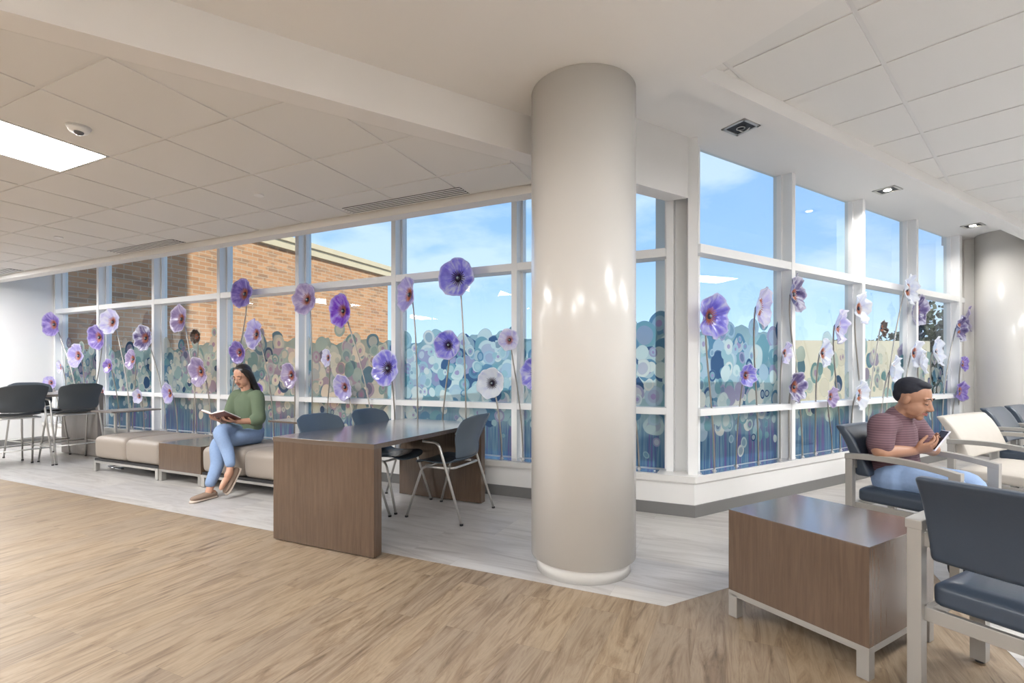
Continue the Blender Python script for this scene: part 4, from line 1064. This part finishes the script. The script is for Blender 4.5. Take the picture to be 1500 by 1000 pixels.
# brick wing at the left
s_b = 10.75
bm = NB(); e_end = hit(568, WL(s_b, 0), nL)[0]; zt = HC + (HY-393)/F*hit(568, WL(s_b, 0), nL)[1]
b0 = WL(s_b, .32); b1 = WL(s_b, e_end)
T = empty('brick_building', b0, 0, 'orange brick building with a cream cornice outside the left windows', 'building')
def ch(nm, bm, mat):
    bmesh.ops.transform(bm, matrix=Matrix.Translation(-b0), verts=bm.verts); return obj(nm, bm, mat, T)
bm = NB(); ln = (b1-b0).length; hh = zt-.30
quad_uv(bm, [b0+Vector((0, 0, -.3)), b1+Vector((0, 0, -.3)), b1+Vector((0, 0, hh)), b0+Vector((0, 0, hh))], [(0, -.3), (ln, -.3), (ln, hh), (0, hh)])
c_ = b1+dL*8
quad_uv(bm, [b1+Vector((0, 0, -.3)), c_+Vector((0, 0, -.3)), c_+Vector((0, 0, hh)), b1+Vector((0, 0, hh))], [(0, -.3), (8, -.3), (8, hh), (0, hh)])
quad_uv(bm, [b0+Vector((0, 0, hh)), b1+Vector((0, 0, hh)), c_+Vector((0, 0, hh)), b0+dL*8+Vector((0, 0, hh))], [(0, 0), (ln, 0), (ln, 8), (0, 8)])
ch('brick_wall', bm, M['brick'])
bm = NB(); o_ = -dL*.10
prism(bm, [P2(b0+o_), P2(b1+o_+nL*.1), P2(b1+nL*.1+dL*8), P2(b0+dL*8)], hh, hh+.20); ch('cornice', bm, M['stone'])
bm = NB(); o_ = -dL*.16
prism(bm, [P2(b0+o_), P2(b1+o_+nL*.16), P2(b1+nL*.16+dL*8), P2(b0+dL*8)], hh+.20, hh+.34); ch('coping', bm, M['stone'])
# unseen block added above the roof to shade the facade and brick wing
e_sh = hit(277, WL(s_b, 0), nL)[0]
bm = NB(); prism(bm, [P2(WL(.5, .55)), P2(WL(s_b-.25, .55)), P2(WL(s_b-.25, -5)), P2(WL(.5, -5))], 3.75, 15); struct('wall_shade_block', bm, M['brick'])
bm = NB(); prism(bm, [P2(WL(10.55, .5)), P2(WL(10.55, -9)), P2(WR(0, -9)-dL*3), P2(WR(9, -9)), P2(WR(9, .5)), P2(WR(0, .5)), P2(WL(0, .5))], 3.6, 3.7); struct('ceiling_roof', bm, M['ground'])
# tan wall and trees seen through the right windows
w0 = Vector((8.57, 15.5, 0)); w1 = Vector((13.55, 16.0, 0))
bm = NB(); dd = (w1-w0).normalized(); nn = Vector((dd.y, -dd.x, 0))
prism(bm, [P2(w0), P2(w1), P2(w1-nn*.4), P2(w0-nn*.4)], -.25, HC+(HY-498)/F*15.5)
tag(obj('stucco_wall', bm, M['tan']), 'sunlit tan stucco wall standing outside the right windows', 'wall')
def tree(x, Y, h, r, label, seed):
    rnd = random.Random(seed); p = Vector(((x-CX)/F*Y, Y, -.25)); t = empty('tree', p, 0, label, 'tree', 'trees outside the right windows')
    bm = NB(); tube(bm, [(0, 0, 0), (.05, 0, h*.4), (0, .05, h*.8)], [.14, .10, .04], 8); obj('trunk', bm, M['bark'], t, True)
    bm = NB()
    for k_ in range(2600):
        d = Vector((rnd.gauss(0, 1), rnd.gauss(0, 1), rnd.gauss(0, 1))).normalized()*rnd.random()**.35
        b = 1+.25*math.sin(3*d.x+seed)+.2*math.sin(5*d.y+seed*2)
        c = Vector((d.x*r*b, d.y*r*b, h*.60+d.z*h*.42*b)); a_ = Vector((rnd.gauss(0, 1), rnd.gauss(0, 1), rnd.gauss(0, 1))).normalized(); u = a_.orthogonal().normalized(); w = a_.cross(u); s_ = rnd.uniform(.07, .15)
        bm.faces.new([bm.verts.new(c+u*s_), bm.verts.new(c+w*s_*.6), bm.verts.new(c-u*s_), bm.verts.new(c-w*s_*.6)])
    obj('foliage', bm, M['leaf'], t)
for i_, (x, Y, h, r, lb) in enumerate([(1222, 30, 3.5, 1.5, 'dark leafy tree beyond the tan wall, leftmost'), (1300, 24, 3.2, 1.3, 'dark leafy tree beyond the right part of the tan wall'), (1376, 18, 3.6, 1.3, 'dark leafy tree right of the tan wall in the last window'), (1440, 31, 5.6, 2.1, 'dark leafy tree at the far right edge of the windows')]):
    tree(x, Y, h, r, lb, 5+i_)

# ================================================================ LIGHT
w = bpy.data.worlds.new('sky'); sc.world = w; w.use_nodes = True; nt = w.node_tree; nt.nodes.clear()
o = nt.nodes.new('ShaderNodeOutputWorld'); bg = nt.nodes.new('ShaderNodeBackground'); tc = nt.nodes.new('ShaderNodeTexCoord')
sp = nt.nodes.new('ShaderNodeSeparateXYZ'); nt.links.new(tc.outputs['Generated'], sp.inputs[0])
rp = nt.nodes.new('ShaderNodeValToRGB'); nt.links.new(sp.outputs[2], rp.inputs[0])
el = rp.color_ramp.elements; el[0].position = 0; el[0].color = (.52, .68, .84, 1); el[1].position = .6; el[1].color = (.16, .31, .62, 1); e_ = el.new(.22); e_.color = (.27, .44, .72, 1)
mp = nt.nodes.new('ShaderNodeMapping'); mp.inputs['Scale'].default_value = (1.6, 1.6, 4.2); mp.inputs['Location'].default_value = (.35, .1, .25); nt.links.new(tc.outputs['Generated'], mp.inputs[0])
nz = nt.nodes.new('ShaderNodeTexNoise'); nz.inputs['Scale'].default_value = 1.5; nz.inputs['Detail'].default_value = 9; nz.inputs['Roughness'].default_value = .52; nt.links.new(mp.outputs[0], nz.inputs[0])
cr = nt.nodes.new('ShaderNodeValToRGB'); cr.color_ramp.elements[0].position = .49; cr.color_ramp.elements[0].color = (0, 0, 0, 1); cr.color_ramp.elements[1].position = .58; cr.color_ramp.elements[1].color = (.6, .6, .6, 1); nt.links.new(nz.outputs[0], cr.inputs[0])
mx = nt.nodes.new('ShaderNodeMix'); mx.data_type = 'RGBA'; nt.links.new(cr.outputs[0], mx.inputs[0]); nt.links.new(rp.outputs[0], mx.inputs[6]); mx.inputs[7].default_value = (.58, .66, .74, 1)
nt.links.new(mx.outputs[2], bg.inputs[0]); bg.inputs[1].default_value = 1.5; nt.links.new(bg.outputs[0], o.inputs[0])
sh = (-dL*(s_b-.5) - nL*(e_sh-.55)).normalized(); el_ = math.radians(38)
sv = Vector((sh.x*math.cos(el_), sh.y*math.cos(el_), math.sin(el_)))
sun = bpy.data.lights.new('sun', 'SUN'); sun.energy = 4.2; sun.color = (1, .93, .82); sun.angle = math.radians(.6)
so = bpy.data.objects.new('sun', sun); COL.objects.link(so); so.rotation_euler = sv.to_track_quat('Z', 'Y').to_euler()

# ================================================================ CAMERA
cam = bpy.data.cameras.new('camera'); cam.sensor_width = 36; cam.lens = F/1500*36; cam.shift_y = (HY-500)/1500; cam.clip_start = .05; cam.clip_end = 300
co = bpy.data.objects.new('camera', cam); COL.objects.link(co); co.location = (0, 0, HC); co.rotation_euler = (PI/2, 0, 0); sc.camera = co
sc.view_settings.view_transform = 'Standard'; sc.view_settings.look = 'None'; sc.view_settings.gamma = 1; sc.view_settings.use_curve_mapping = False
sc.view_settings.exposure = 0.22
